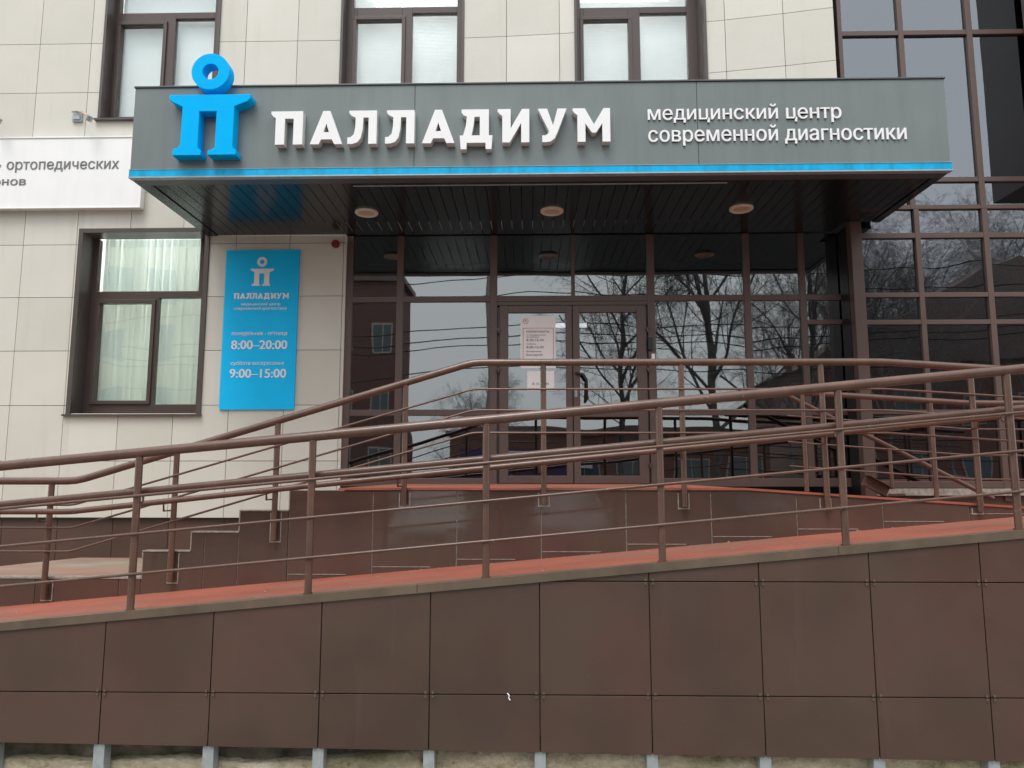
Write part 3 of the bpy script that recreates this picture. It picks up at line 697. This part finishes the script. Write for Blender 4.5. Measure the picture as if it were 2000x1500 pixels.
# ------------------------------------------------------------------ ramp in front
def zr(x): return .66+.0891*(x+3.78)                 # ramp deck
def zcp(x): return .776+.0914*(x+2.96)               # top of the coping
XA, XB = -6.2, 6.2
rp = thing('access_ramp', 'long brown clad wheelchair ramp with a red painted deck rising to the right', 'ramp', (0, 4.7, 0))
mb = MB(); n_ = 40
xs = [XA+(XB-XA)*i/n_ for i in range(n_+1)]; vs = []; fs = []
for i, x in enumerate(xs): vs += [(x, 4.20, zcp(x)-.004), (x, 5.31, zr(x)), (x, 5.31, zr(x)-.12), (x, 4.20, zr(x)-.12)]
for i in range(n_): o = 4*i; fs += [(o, o+4, o+5, o+1), (o+1, o+5, o+6, o+2), (o+2, o+6, o+7, o+3), (o+3, o+7, o+4, o)]
mb.add(vs, fs); mb.build('deck', 'red', rp)
mb = MB(); x = XA                                     # coping pieces
cuts = [XA, -3.6, -.62, 1.71, 4.2, XB]
for a, b in zip(cuts[:-1], cuts[1:]):
    a2, b2 = a+.0015, b-.0015
    for (y0, y1, t0, t1) in ((4.150, 4.156, -.045, 0), (4.1565, 4.215, -.008, .0)):
        mb.prism([(a2, y0, zcp(a2)+t0), (b2, y0, zcp(b2)+t0), (b2, y0, zcp(b2)+t1), (a2, y0, zcp(a2)+t1)], [(a2, y1, zcp(a2)+t0), (b2, y1, zcp(b2)+t0), (b2, y1, zcp(b2)+t1), (a2, y1, zcp(a2)+t1)])
mb.build('coping', 'coping', rp)
XW = -2.3602; ZW = .4096
def zbot(x): return .138-.00993*(x+2.907)
pn, bk, CL = MB(), MB(), []
for k in range(-6, 14):
    a, b = XW+k*P, XW+(k+1)*P
    for r in range(-1, 4):
        lo0 = max(ZW+r*P, 0) if r >= 0 else None
        g = .0028
        za = (lambda x: zbot(x)) if r < 0 else (lambda x, r=r: ZW+r*P)
        zb2 = (lambda x, r=r: min(ZW+(r+1)*P-.006 if r < 0 else ZW+(r+1)*P-.006, zcp(x)-.030))
        pts = []
        xa_, xb_ = a+g, b-g
        ta, tb = zb2(xa_), zb2(xb_); ba, bb = za(xa_), za(xb_)
        if tb <= bb+.01: continue
        cap = ZW+(r+1)*P-.006
        if ta <= ba:                                # the slope enters through the bottom edge
            xs_ = xa_+(xb_-xa_)*(ba-(zcp(xa_)-.03))/((zcp(xb_)-zcp(xa_))); out = [(xs_, ba+.001), (xb_, bb), (xb_, tb)]
        else:
            out = [(xa_, ba), (xb_, bb), (xb_, tb)]
        xk = None
        sa, sb = zcp(xa_)-.03, zcp(xb_)-.03
        if sa < cap < sb: xk = xa_+(xb_-xa_)*(cap-sa)/(sb-sa); out.append((xk, cap))
        if ta > ba: out.append((xa_, ta))
        dy = random.uniform(-.0012, .0012)
        pn.slab(out, 4.160+dy, 4.170+dy)
    for zj in (ZW, ZW+P):
        if zj < zcp(a)-.05:
            for dx in (-.026, .014):
                for dz in (-.016, .004): CL.append((a+dx, zj-.003+dz))
pn.build('cladding', 'brown', rp, .0015)
bk.prism([(XA, 4.172, .16), (XB, 4.172, .06), (XB, 4.172, zcp(XB)-.01), (XA, 4.172, zcp(XA)-.01)], [(XA, 4.20, .16), (XB, 4.20, .06), (XB, 4.20, zcp(XB)-.01), (XA, 4.20, zcp(XA)-.01)])
bk.build('cladding_backing', 'joint_dark', rp); 
c0 = MB().box(0, .012, 4.1525, 4.164, 0, .012).build('clip', 'coping', rp)
for i, (x, z) in enumerate([q for q in CL if abs(q[0]) < 3.4]):
    c = c0 if i == 0 else c0.copy()
    if i: C.objects.link(c); c.parent = rp; c.matrix_parent_inverse = c0.matrix_parent_inverse.copy()
    c.location = (x, 0, z)
for k in range(-4, 13):
    x = XW+k*P; s_ = MB(); s_.box(x-.030, x+.030, 4.172, 4.176, -.15, .2); s_.box(x-.030, x-.027, 4.1765, 4.24, -.15, .2); s_.box(x+.027, x+.030, 4.1765, 4.24, -.15, .2)
    if abs(x) < 4.5: s_.build('support_profile', 'galv', rp)
# masonry base
from mathutils import noise as NZ
zled = at(600, 1482, 4.3).z
def course(name, mat, z0, z1, nz, dep, amp):
    nx = 460; vs = []; fs = []; mb = MB()
    for i in range(nx+1):
        x = XA+(XB-XA)*i/nx; edge = .012*NZ.noise(Vector((x*2.3, 1, 9)))+.006*NZ.noise(Vector((x*19, 1, 4)))+.115*(lambda q: q*q*(3-2*q))(min(1, max(0, (x+1.5)/1.9)))
        for j in range(nz+1):
            z = z0+(z1-z0)*j/nz+(edge if (j == nz) == (z1 < .1) and j in (0, nz) else 0)
            e = amp*(.05*NZ.noise(Vector((x*1.7, z*4, 0)))+.03*NZ.noise(Vector((x*9, z*14, 3)))+.016*NZ.noise(Vector((x*30, z*34, 6)))+.008*NZ.noise(Vector((x*70, z*80, 2))))
            vs.append((x, dep+e, z))
            if j == nz and z1 < .1: vs[-1] = (x, dep+e+.012, z)
        if z1 < .1: vs.append((x, dep+.12, vs[-1][2]-.004))
    k = nz+1+(1 if z1 < .1 else 0)
    for i in range(nx):
        for j in range(k-1): o = i*k+j; fs.append((o, o+k, o+k+1, o+1))
    mb.add(vs, fs, True); mb.build(name, mat, rp)
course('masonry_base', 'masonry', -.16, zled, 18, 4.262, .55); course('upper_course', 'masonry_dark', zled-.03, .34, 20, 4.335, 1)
mb = MB(); rg = random.Random(5)
for i in range(130):
    x = rg.uniform(-3.8, 3.6); y = 5.295-abs(rg.gauss(0, .05)) if rg.random() < .6 else rg.uniform(4.24, 5.28)
    t_ = (y-4.20)/1.11; z = (zcp(x)-.004)*(1-t_)+zr(x)*t_; k = rg.uniform(.003, .009)*(1.6 if rg.random() < .06 else 1)
    mb.add([(x-k, y, z), (x, y-k, z), (x+k*.9, y+.2*k, z), (x+.1*k, y+k, z), (x+.1*k, y, z+k*.8)], [(0, 1, 4), (1, 2, 4), (2, 3, 4), (3, 0, 4)])
tag(mb.build('grit', 'soot'), 'loose grit and small stones scattered along the red ramp deck', 'grit', kind='stuff')
# ------------------------------------------------------------------ entrance landing, steps and the ramp going down to the right
def zl(x): return 1.5 if x < 1.55 else max(1.5-.066*(x-1.55), 1.2)
ld = thing('entrance_landing', 'raised entrance landing with red floor, steps and brown clad front', 'landing', (1, 6.5, 0))
mb = MB(); xs = [-1.38, 1.55, 6.1]; vs = []; fs = []
for x in xs: vs += [(x, 5.325, zl(x)), (x, 7.93 if x < 3.3 else 7.6, zl(x)), (x, 7.93 if x < 3.3 else 7.6, zl(x)-.1), (x, 5.325, zl(x)-.1)]
for i in range(2): o = 4*i; fs += [(o, o+4, o+5, o+1), (o+1, o+5, o+6, o+2), (o+2, o+6, o+7, o+3), (o+3, o+7, o+4, o)]
fs += [(0, 1, 2, 3), (11, 10, 9, 8)]; mb.add(vs, fs); mb.build('floor', 'red', ld)
mb = MB()                                            # red nosing along the edge
for a, b in ((-1.33, 1.55), (1.55, 6.1)):
    mb.prism([(a, 5.292, zl(a)-.012), (b, 5.292, zl(b)-.012), (b, 5.292, zl(b)+.004), (a, 5.292, zl(a)+.004)], [(a, 5.335, zl(a)-.012), (b, 5.335, zl(b)-.012), (b, 5.335, zl(b)+.004), (a, 5.335, zl(a)+.004)])
mb.build('edge_nosing', 'red', ld)
for i in range(4):                                   # steps, each lying behind the stepped side wall
    x1 = -1.38-.35*i; mb = MB(); mb.box(x1-.35, x1, 5.37, 7.88, .5, 1.35-.15*i); mb.build('step', 'concrete', ld)
XI = -1.1198
prof = [(-9, .857), (-2.775, .857), (-2.775, 1.057), (-2.43, 1.057), (-2.43, 1.192), (-2.085, 1.192), (-2.085, 1.345), (-1.728, 1.345), (-1.728, 1.497)]
def ztop(x):
    if x < -2.775: return .857
    if x < -2.43: return 1.057
    if x < -2.085: return 1.192
    if x < -1.728: return 1.345
    return zl(x)-.013
brk = [-2.775, -2.43, -2.085, -1.728, 1.55]
pn, bk = MB(), MB(); joints = sorted([XI+k*P for k in range(-9, 12)]+[-2.775, -2.085]); joints = [j for j in joints if -6.3 < j < 6.1 and all(abs(j-q) > .05 or j == q for q in (-2.775, -2.085))]
ed = sorted(set(joints+brk))
for a, b in zip(ed[:-1], ed[1:]):
    ja = a in joints; jb = b in joints
    x0, x1 = a+(.0042 if ja else 0), b-(.0042 if jb else 0); mid = (a+b)/2
    t0 = ztop(mid) if b <= 1.551 else ztop(x0); t1 = ztop(mid) if b <= 1.551 else ztop(x1)
    lo = zr(mid)+.05
    pn.slab([(x0, lo-.08), (x1, lo-.04), (x1, t1-.004), (x0, t0-.004)], 5.300, 5.309)
pn.build('cladding', 'brown_gloss', ld)
for a, b in zip(ed[:-1], ed[1:]):
    mid = (a+b)/2; t0 = ztop(mid) if b <= 1.551 else ztop(a); t1 = ztop(mid) if b <= 1.551 else ztop(b)
    bk.slab([(a, .0), (b, .0), (b, t1), (a, t0)], 5.3098, 5.36)
bk.build('side_wall', 'mortar', ld)
class Beads:
    def box(s, *a): MB().box(*a).build('mortar_bead', 'mortar', ld)
    def bar(s, *a): MB().bar(*a).build('mortar_bead', 'mortar', ld)
mt = Beads()                                          # mortar beads: step edges, post pockets, panel bottoms
for (x0, z0), (x1, z1) in zip(prof[1:-1], prof[2:]):
    if abs(x0-x1) < 1e-6: mt.box(x0-.002, x0+.006, 5.2985, 5.3099, z0, z1+.0)
    else: mt.box(x0, x1, 5.296, 5.3101, z0-.008, z0+.001)
for k in range(-1, 9):
    x = XI+k*P
    mt.bar((x+.004, 5.2992, zr(x)+.05), (x+.42, 5.2992, zr(x)+.05), .004, .004)
IP = [at(u, 900, 5.262).x for u in (84, 345, 540, 790, 1062, 1335, 1612, 1908)]; IP[0] = -3.45
IZ = [.70+.02, .845, 1.136, 1.385, 1.390, 1.373, 1.366, 1.339]
for x, z in zip(IP, IZ):
    for s in (-1, 1): mt.box(x+s*.038-.003, x+s*.038+.003, 5.2965, 5.3102, z-.012, ztop(x)-.02)
    mt.box(x-.041, x+.041, 5.296, 5.3103, z-.02, z-.0125)
# lower platform at the foot of the steps
mb = MB(); a, b = (-2.775, -6.4)
top = [(-2.775, 5.36, .857), (-2.775, 7.884, .715), (-4.80, 7.884, .715), (-5.75, 7.884, .60), (-6.6, 7.884, .5), (-6.6, 5.36, .62), (-4.6, 5.36, .857)]
n_ = len(top); mb.add(top+[(x, y, -.12) for x, y, z in top], [tuple(range(n_)), tuple(range(2*n_-1, n_-1, -1))]+[(i, n_+i, n_+(i+1) % n_, (i+1) % n_) for i in range(n_)])
mb.build('lower_platform', 'concrete', ld)
MB().box(-6.4, -2.777, 5.297, 5.362, .858, .872).build('platform_edge', 'mortar', ld)

# ------------------------------------------------------------------ railings
def bend(pts, r=.05):                                # soften the corners of a rail path
    pts = [Vector(p) for p in pts]; out = [pts[0]]
    for a, b, c in zip(pts[:-2], pts[1:-1], pts[2:]):
        d0, d1 = (a-b).normalized(), (c-b).normalized(); out += [b+d0*r, b+(d0+d1)*r*.25, b+d1*r]
    return out+[pts[-1]]
def weld_rings(mb, path, every, r):                  # butt weld beads
    pass
YF = 4.19
def ztr(x): return 1.655+.0935*(x+3.068)
fr_ = thing('railing', 'nearest brown tube railing along the outer edge of the ramp', 'railing', (0, YF, 1), 'brown railings of the ramp')
mb = MB(); mb.tube([(XA, YF, ztr(XA)-.008), (XB, YF, ztr(XB)-.008)], .0285, 20); mb.build('top_rail', 'rail', fr_)
mb = MB(); yh = 4.255; zh = lambda x: 1.424+.0934*(x+3.09)
mb.tube([(XA, yh, zh(XA)), (XB, yh, zh(XB))], .021, 16); mb.build('handrail', 'rail', fr_)
fposts = [-4.26, -3.25, -2.245, -1.24, -.24, .748, 1.769, 2.726, 3.72, 4.72, 5.7]
for x in fposts:
    mb = MB(); mb.tube([(x, YF, zcp(x)-.05), (x, YF, ztr(x)-.03)], .0205, 16, cap=False)
    p = mb.build('post', 'rail', fr_)
    mb = MB(); mb.tube([(x, YF, zh(x)-.075), (x, YF+.03, zh(x)-.075), (x, yh, zh(x)-.06), (x, yh, zh(x)-.01)], .007, 8); mb.build('bracket', 'rail', p)
    mb = MB(); mb.disc((x, YF, zcp(x)-.001), (0, 0, 1), .027, .006, 18); mb.build('weld_collar', 'rail', p)
for dz in (1.572-1.8265, 1.358-1.8265, 1.135-1.8265):
    mb = MB(); mb.tube([(XA, YF-.021, ztr(XA)+dz), (XB, YF-.021, ztr(XB)+dz)], .0085, 10); mb.build('rod', 'rail', fr_)
for x in (-2.9, -.62, .93, 1.92, 3.4):                # butt welds of the top rail
    mb = MB(); mb.tube([(x-.004, YF, ztr(x-.004)-.008), (x+.004, YF, ztr(x+.004)-.008)], .0295, 20); mb.build('weld_seam', 'rail', fr_)
q = at(993, 1358, 4.155); mb = MB(); mb.tube([(q.x-.006, 4.150, q.z+.012), (q.x+.004, 4.144, q.z+.004), (q.x+.002, 4.146, q.z-.012), (q.x+.010, 4.142, q.z-.022)], .0026, 6)
tag(mb.build('paper_scrap', 'paper'), 'tiny white scrap caught in the joint of the front cladding', 'scrap')
# inner railing on the stepped side wall
YI = 5.262
ir = thing('railing', 'middle brown railing rising beside the steps and crossing in front of the doors', 'railing', (0, YI, 1.5), 'brown railings of the ramp')
def ipath(zz):
    p = [(-6.2, YI, zz[0]), (-3.27, YI, zz[0]), (-.40, YI, zz[1]), (2.55, YI, zz[1]-.006), (5.9, YI, zz[1]-.006-.22)]
    return p
mb = MB(); mb.tube(bend(ipath((1.552, 2.410)), .07), .0265, 18); mb.build('top_rail', 'rail', ir)
for z0, z1 in ((1.382, 2.212), (1.219, 2.059), (1.054, 1.897)):
    mb = MB(); mb.tube(bend([(x, YI-.019, z) for x, y, z in ipath((z0, z1))], .04), .0078, 8); mb.build('rod', 'rail', ir)
def itop(x):
    if x < -3.27: return 1.552
    if x < -.4: return 1.552+(x+3.27)/2.87*.858
    return 2.41 if x < 2.55 else 2.404-.0657*(x-2.55)
IP2 = IP+[4.1, 5.1]; IZ2 = IZ+[1.27, 1.2]
yh2 = 5.165
hp = [(-6.2, yh2, 1.338), (-3.24, yh2, 1.338), (-1.54, yh2, 1.521), (2.13, yh2, 1.886), (5.9, yh2, 2.262)]
def h2(x):
    for (a, _, za), (b, _, zb) in zip(hp[:-1], hp[1:]):
        if a <= x <= b: return za+(zb-za)*(x-a)/(b-a)
    return 1.4
mb = MB(); mb.tube(bend(hp[:2]+hp[2:], .05), .0205, 16); mb.build('handrail', 'rail', ir)
for x, z in zip(IP2, IZ2):
    mb = MB(); mb.tube([(x, YI, z), (x, YI, itop(x)-.02)], .0205, 16); p = mb.build('post', 'rail', ir)
    if h2(x) < itop(x)-.08:
        mb = MB(); mb.tube([(x-.022, YI-.01, h2(x)-.07), (x-.03, yh2+.01, h2(x)-.07), (x-.03, yh2, h2(x)-.015)], .006, 8); mb.build('bracket', 'rail', p)
# far railing on the right
YB = 6.7
br = thing('railing', 'far brown railing at the right on the side of the ramp away from the camera', 'railing', (3.5, YB, 1.4), 'brown railings of the ramp')
def bp(z0, z1, x0=2.50): return [(x0, YB, z0), (3.98, YB, z1), (6.0, YB, z1-.015)]
t0, t1 = at(1571, 766, YB).z, at(1893, 787, YB).z
mb = MB(); mb.tube(bend(bp(t0, t1, 2.44), .06), .0265, 16); mb.build('top_rail', 'rail', br)
for va, vb in ((811.5, 838), (863, 889), (910, 936)):
    mb = MB(); mb.tube(bend(bp(at(1571, va, YB).z, at(1893, vb, YB).z, 2.36), .05), .0078, 8); mb.build('rod', 'rail', br)
for u, v in ((1571, 950), (1822, 962)):
    x = at(u, 860, YB).x; z = at(u, v, YB).z; zt = t0+(t1-t0)*(x-2.5)/1.48
    mb = MB(); mb.tube([(x, YB, min(z, zl(x)+.01)), (x, YB, zt-.02)], .0205, 14); mb.build('post', 'rail', br)
for x in (4.65, 5.7):
    mb = MB(); mb.tube([(x, YB, zl(x)-.01), (x, YB, t1-.02)], .0205, 14); mb.build('post', 'rail', br)
# slanting rail by the curtain wall
sr = thing('slanting_rail', 'slanting brown rail with a short post and open channel below the glass wall', 'rail', (3.6, 7.2, 1.4))
YS = 7.25
mb = MB(); mb.tube([at(1526, 766, YS), at(1940, 974, YS)], .0225, 14); mb.build('rail', 'rail', sr)
q0, q1 = at(1737, 868, YS), at(1740, 955, YS); mb = MB(); mb.tube([q0, (q0.x, YS, q1.z)], .018, 12); mb.build('post', 'rail', sr)
mb = MB(); a, b = at(1690, 937, YS), at(1738, 963, YS)
d = Vector((b.x-a.x, 0, b.z-a.z)); n2 = Vector((-d.z, 0, d.x)).normalized()
if n2.z < 0: n2 = -n2
for off, tk in ((.05, .006), (-.05, .006), (0, .0)):
    if tk: mb.bar(a+n2*off, b+n2*off, .10, tk)
mb.bar(a+Vector((0, .045, 0)), b+Vector((0, .045, 0)), .006, .094)
mb.bar(b-n2*.02, at(1768, 966, YS), .02, .02)
mb.build('channel', 'rail', sr)

# ------------------------------------------------------------------ behind the camera: what the glass mirrors
def brick(name, base):
    M, n, b = new_mat(name)
    tc = n.nodes.new('ShaderNodeTexCoord'); mp = n.nodes.new('ShaderNodeMapping'); mp.inputs['Rotation'].default_value = (R(90), 0, 0)
    t = n.nodes.new('ShaderNodeTexBrick'); t.inputs['Scale'].default_value = 3; t.inputs['Color1'].default_value = (*base, 1); t.inputs['Color2'].default_value = (*var(base, .75), 1); t.inputs['Mortar'].default_value = (.2, .18, .16, 1)
    n.links.new(tc.outputs['Object'], mp.inputs[0]); n.links.new(mp.outputs[0], t.inputs['Vector']); n.links.new(t.outputs[0], b.inputs['Base Color']); b.inputs['Roughness'].default_value = .9; return M
MT['brick'] = brick('red_brick', (.27, .11, .08)); MT['brick2'] = brick('dark_brick', (.19, .085, .075))
MT['cream'] = plain('cream_render', (.45, .43, .36), .9); MT['purple'] = plain('purple_panel', (.09, .045, .13), .6)
MT['farglass'] = plain('far_window_glass', (.10, .12, .13), .1)
def house(name, label, x0, x1, y0, y1, h, mat, wins, gable=0, roofm='roofing'):
    t = thing(name, label, 'building', ((x0+x1)/2, y0, -.15))
    mb = MB(); mb.box(x0, x1, y1, y0, -.15, h); mb.build('wall', mat, t)
    mb = MB()
    if gable:
        xm = (x0+x1)/2; mb.slab([(x0-.4, h+.001), (x1+.4, h+.001), (xm, h+gable)], y1-.3, y0+.3)
    else: mb.box(x0-.25, x1+.25, y1-.25, y0+.25, h+.001, h+.3)
    mb.build('roof', roofm, t)
    nx, nz, ww, wh, zb_, dz = wins
    for i in range(nx):
        for j in range(nz):
            cx = x0+(x1-x0)*(i+.5)/nx; z = zb_+j*dz
            mb = MB(); mb.box(cx-ww/2-.08, cx+ww/2+.08, y0+.001, y0+.05, z-.08, z+wh+.08); f = mb.build('window', 'cream', t)
            mb = MB(); mb.box(cx-ww/2, cx-.03, y0+.051, y0+.06, z, z+wh); mb.box(cx+.03, cx+ww/2, y0+.051, y0+.06, z, z+wh); mb.build('pane', 'farglass', f)
    return t
house('brick_building', 'dark brick block across the street, mirrored in the far left door side glass', -15.5, -7.1, -24, -27, 12.2, 'brick2', (4, 3, .9, 1.3, 1.6, 3.4))
house('apartment_building', 'ochre and cream apartment block across the street, mirrored in the ground floor window', -38, -16.5, -18, -30, 16, 'yellow', (9, 5, 1.4, 1.6, 1.2, 2.9))
house('shop_building', 'low brick shop building straight across the street, mirrored low in the entrance glass', -4.4, 13.5, -25, -33, 3.9, 'brick', (6, 1, 1.9, 1.3, 1.2, 3))
house('gabled_building', 'red brick building with a wide gable, mirrored in the right glass wall', 17, 41, -27, -40, 8.2, 'brick', (7, 2, 1.3, 1.5, 1.4, 3.2), 6.5)
sgn = thing('shop_sign_board', 'plain white board above a purple shop front across the street', 'sign', (0, -24, 2.5))
MB().box(-3.8, 2.0, -24.9, -24.8, .2, 3.0).build('panel', 'purple', sgn); MB().box(-1.6, 3.6, -24.75, -24.7, 2.0, 2.9).build('board', 'white', sgn)

def tree_mesh(seed, h, droop, spread, r0, levels=5, twigs=3):
    rg = random.Random(seed); mb = MB()
    def grow(p, d, L, r, lv):
        n = 4 if lv < 2 else 3; pts = [p]; rad = [r]; q = Vector(p); dd = Vector(d)
        for i in range(n):
            dd = (dd+Vector((rg.uniform(-1, 1), rg.uniform(-1, 1), rg.uniform(-.6, .8)))*.13+Vector((0, 0, (.05 if lv < 3 else -droop)))).normalized()
            q = q+dd*L/n; pts.append(q.copy()); rad.append(r*(1-.55*(i+1)/n))
        mb.tube(pts, r, 6 if lv < 2 else 3, cap=False, radii=rad)
        if lv >= levels: return
        k = {0: 13, 1: 8, 2: 5, 3: 4, 4: twigs}[lv]
        for i in range(k):
            t = (.28 if lv == 0 else .2)+(.98-(.28 if lv == 0 else .2))*(i+rg.random()*.6)/k
            j = min(n-1, int(t*n)); f = t*n-j; pp = pts[j].lerp(pts[j+1], f); rr = rad[j]*(1-f)+rad[j+1]*f
            ax = (pts[j+1]-pts[j]).normalized(); az = rg.uniform(0, 2*math.pi); ang = R(rg.uniform(30, 55))*spread
            pe = ax.orthogonal().normalized(); pe = Matrix.Rotation(az, 3, ax) @ pe
            nd = (ax*math.cos(ang)+pe*math.sin(ang)).normalized()
            grow(pp, nd, L*(.52 if lv == 0 else .58)*(1.15-.5*t)*rg.uniform(.8, 1.15), max(rr*.5, .007), lv+1)
    grow(Vector((0, 0, -.1)), Vector((0, 0, 1)), h, r0, 0)
    return mb
trees = [tree_mesh(11, 13, .02, 1.05, .20).build('bare_tree', 'bark'), tree_mesh(23, 16, .16, .9, .19).build('birch_tree', 'birch')]
trees[0].location = (8.2, -16, -.15); tag(trees[0], 'large leafless tree behind the camera, mirrored in the glass right of the doors', 'tree', 'leafless trees across the street')
trees[1].location = (24.5, -38, -.15); tag(trees[1], 'tall drooping birch without leaves, mirrored in the right glass wall beside the column', 'tree', 'leafless trees across the street')
for src, x, y, rz, sc, lab in ((0, 4.6, -19.5, 2, .92, 'leafless tree mirrored in the right door leaf'), (0, 12.6, -17.5, 4, .9, 'leafless tree mirrored in the last panes of the entrance screen'),
                               (0, -2.6, -42, 1, .62, 'small leafless tree far off, mirrored left of the doors'), (0, -5.4, -40, 3, .52, 'smaller leafless tree far off, mirrored beside the brick block'),
                               (1, 28.5, -36, 2, 1.0, 'birch mirrored in the middle bay of the right glass wall'), (1, 34, -34, 4, 1.05, 'birch mirrored at the right edge of the glass wall'),
                               (1, 19, -30, 5, .85, 'birch mirrored by the brown column'), (1, 38, -44, 1, 1.2, 'tallest birch behind the gabled building'), (1, 13.6, -21, 3, .62, 'slim birch nearest the brown column reflection'),
                               (1, 17.6, -22, 6, .66, 'slim birch in front of the left half of the gabled building'), (1, 22, -22.5, 2.4, .6, 'slim birch in front of the middle of the gabled building'), (1, 26.5, -23, 5.2, .66, 'slim birch in front of the right half of the gabled building')):
    o = trees[src].copy(); C.objects.link(o); o.location = (x, y, -.15); o.rotation_euler.z = rz; o.scale = (sc,)*3; o['label'] = lab
# overhead wires
for i, (z, y, sg_) in enumerate(((9.6, -13, .35), (8.9, -13.2, .45), (7.6, -13, .5), (7.3, -13.4, .55), (6.9, -13, .5), (6.0, -13.3, .6))):
    mb = MB(); pts = []
    for k in range(25):
        x = -26+52*k/24; tt = (k % 12)/12; pts.append((x, y+.03*x, z-sg_*4*tt*(1-tt)+.02*x))
    mb.tube(pts, .022, 5, cap=False)
    tag(mb.build('overhead_wire', 'cable'), ['topmost', 'second highest', 'third highest', 'fourth highest', 'fifth highest', 'lowest'][i]+' black wire across the street, mirrored in the entrance glass', 'wire', 'overhead wires along the street')
pt = MB(); pt.tube([(-1.6, -13, -.15), (-1.6, -13, 10.2)], .14, 12, radii=[.17, .11]); pt.bar((-2.4, -13, 9.7), (-.8, -13, 9.7), .08, .1)
tag(pt.build('utility_pole', 'mortar'), 'concrete utility pole carrying the wires, mirrored in the left door leaf', 'pole')

# parked cars (faintly mirrored in the polished panels)
def paint(name, col):
    M, n, b = new_mat(name); b.inputs['Base Color'].default_value = (*col, 1); b.inputs['Roughness'].default_value = .25; b.inputs['Coat Weight'].default_value = .6; return M
MT['silver'] = paint('silver_paint', (.62, .63, .64)); MT['whitepaint'] = paint('white_paint', (.8, .8, .78)); MT['bluepaint'] = paint('blue_paint', (.02, .045, .22))
def car(mat, label, x, y, hh=1.0):
    t = thing('parked_car', label, 'car', (0, 0, 0), 'cars parked facing the clinic')
    # cross sections along y (0 = nose, negative = rear): (y, half width, z0, z1)
    sec = [(0, .62, .32, .62), (-.12, .78, .24, .74), (-.9, .84, .22, .90), (-1.25, .85, .22, .95), (-3.3, .85, .22, .98), (-4.0, .82, .24, .96), (-4.2, .70, .32, .80)]
    mb = MB(); rings = []
    for yy, hw, z0, z1 in sec: rings += [(-hw, yy, z0+.08), (-hw*.93, yy, z0), (hw*.93, yy, z0), (hw, yy, z0+.08), (hw, yy, z1-.14), (hw*.90, yy, z1-.02), (hw*.5, yy, z1+.01), (-hw*.5, yy, z1+.01), (-hw*.90, yy, z1-.02), (-hw, yy, z1-.14)]
    k = 10; fs = [tuple(range(k)), tuple(range(k*len(sec)-1, k*(len(sec)-1)-1, -1))]
    for i in range(len(sec)-1):
        for j in range(k): fs.append((i*k+j, i*k+(j+1) % k, (i+1)*k+(j+1) % k, (i+1)*k+j))
    mb.add(rings, fs); body = mb.build('body', mat, t, .03)
    mb = MB(); b0, b1, r0, r1 = -1.1, -4.0, -1.95, -3.4; zt = .92; zr_ = 1.42*hh
    vs = [(-.76, b0, zt), (.76, b0, zt), (.78, b1, zt), (-.78, b1, zt), (-.56, r0, zr_), (.56, r0, zr_), (.58, r1, zr_), (-.58, r1, zr_)]
    mb.add(vs, [(0, 1, 5, 4), (1, 2, 6, 5), (2, 3, 7, 6), (3, 0, 4, 7), (4, 5, 6, 7), (0, 3, 2, 1)]); mb.build('windows', 'farglass', t, .03)
    mb = MB(); mb.box(-.58, .58, r1-.02, r0+.03, zr_-.004, zr_+.04)
    for s in (-1, 1):
        mb.tube([(s*.77, b0+.02, zt), (s*.57, r0+.02, zr_)], .03, 6); mb.tube([(s*.79, b1, zt), (s*.59, r1, zr_)], .04, 6); mb.tube([(s*.785, -2.6, zt), (s*.585, -2.65, zr_)], .03, 6)
    mb.build('roof', mat, t, .02)
    for s in (-1, 1):
        mb = MB(); mb.box(s*.60-.16, s*.60+.16, -.14, -.02, .58, .70); mb.build('headlight', 'chrome', t, .02)
        mb = MB(); mb.box(s*.93-.09, s*.93+.09, -1.35, -1.22, .93, 1.05); mb.build('mirror', mat, t, .02)
        for yy in (-.78, -3.35):
            mb = MB(); mb.disc((s*.86-s*.20, yy, .31), (s, 0, 0), .31, .2, 24); wt = mb.build('wheel', 'tyre', t)
            mb = MB(); mb.disc((s*.861, yy, .31), (s, 0, 0), .19, .012, 18); mb.build('rim', 'chrome', wt)
    mb = MB(); mb.box(-.42, .42, -.02, .012, .42, .56); mb.build('grille', 'black', t); mb = MB(); mb.box(-.26, .26, -.005, .02, .34, .41); mb.build('number_plate', 'white', t)
    t.location = (x, y, -.15); return t
car('whitepaint', 'white car parked behind the camera, mirrored in the panels left of centre', -2.1, -4.2)
car('silver', 'silver car parked behind the camera, mirrored in the panels right of centre', .9, -4.6)
car('bluepaint', 'blue car parked far across the street, mirrored right of the doors', 7.5, -12.5, 1.1)
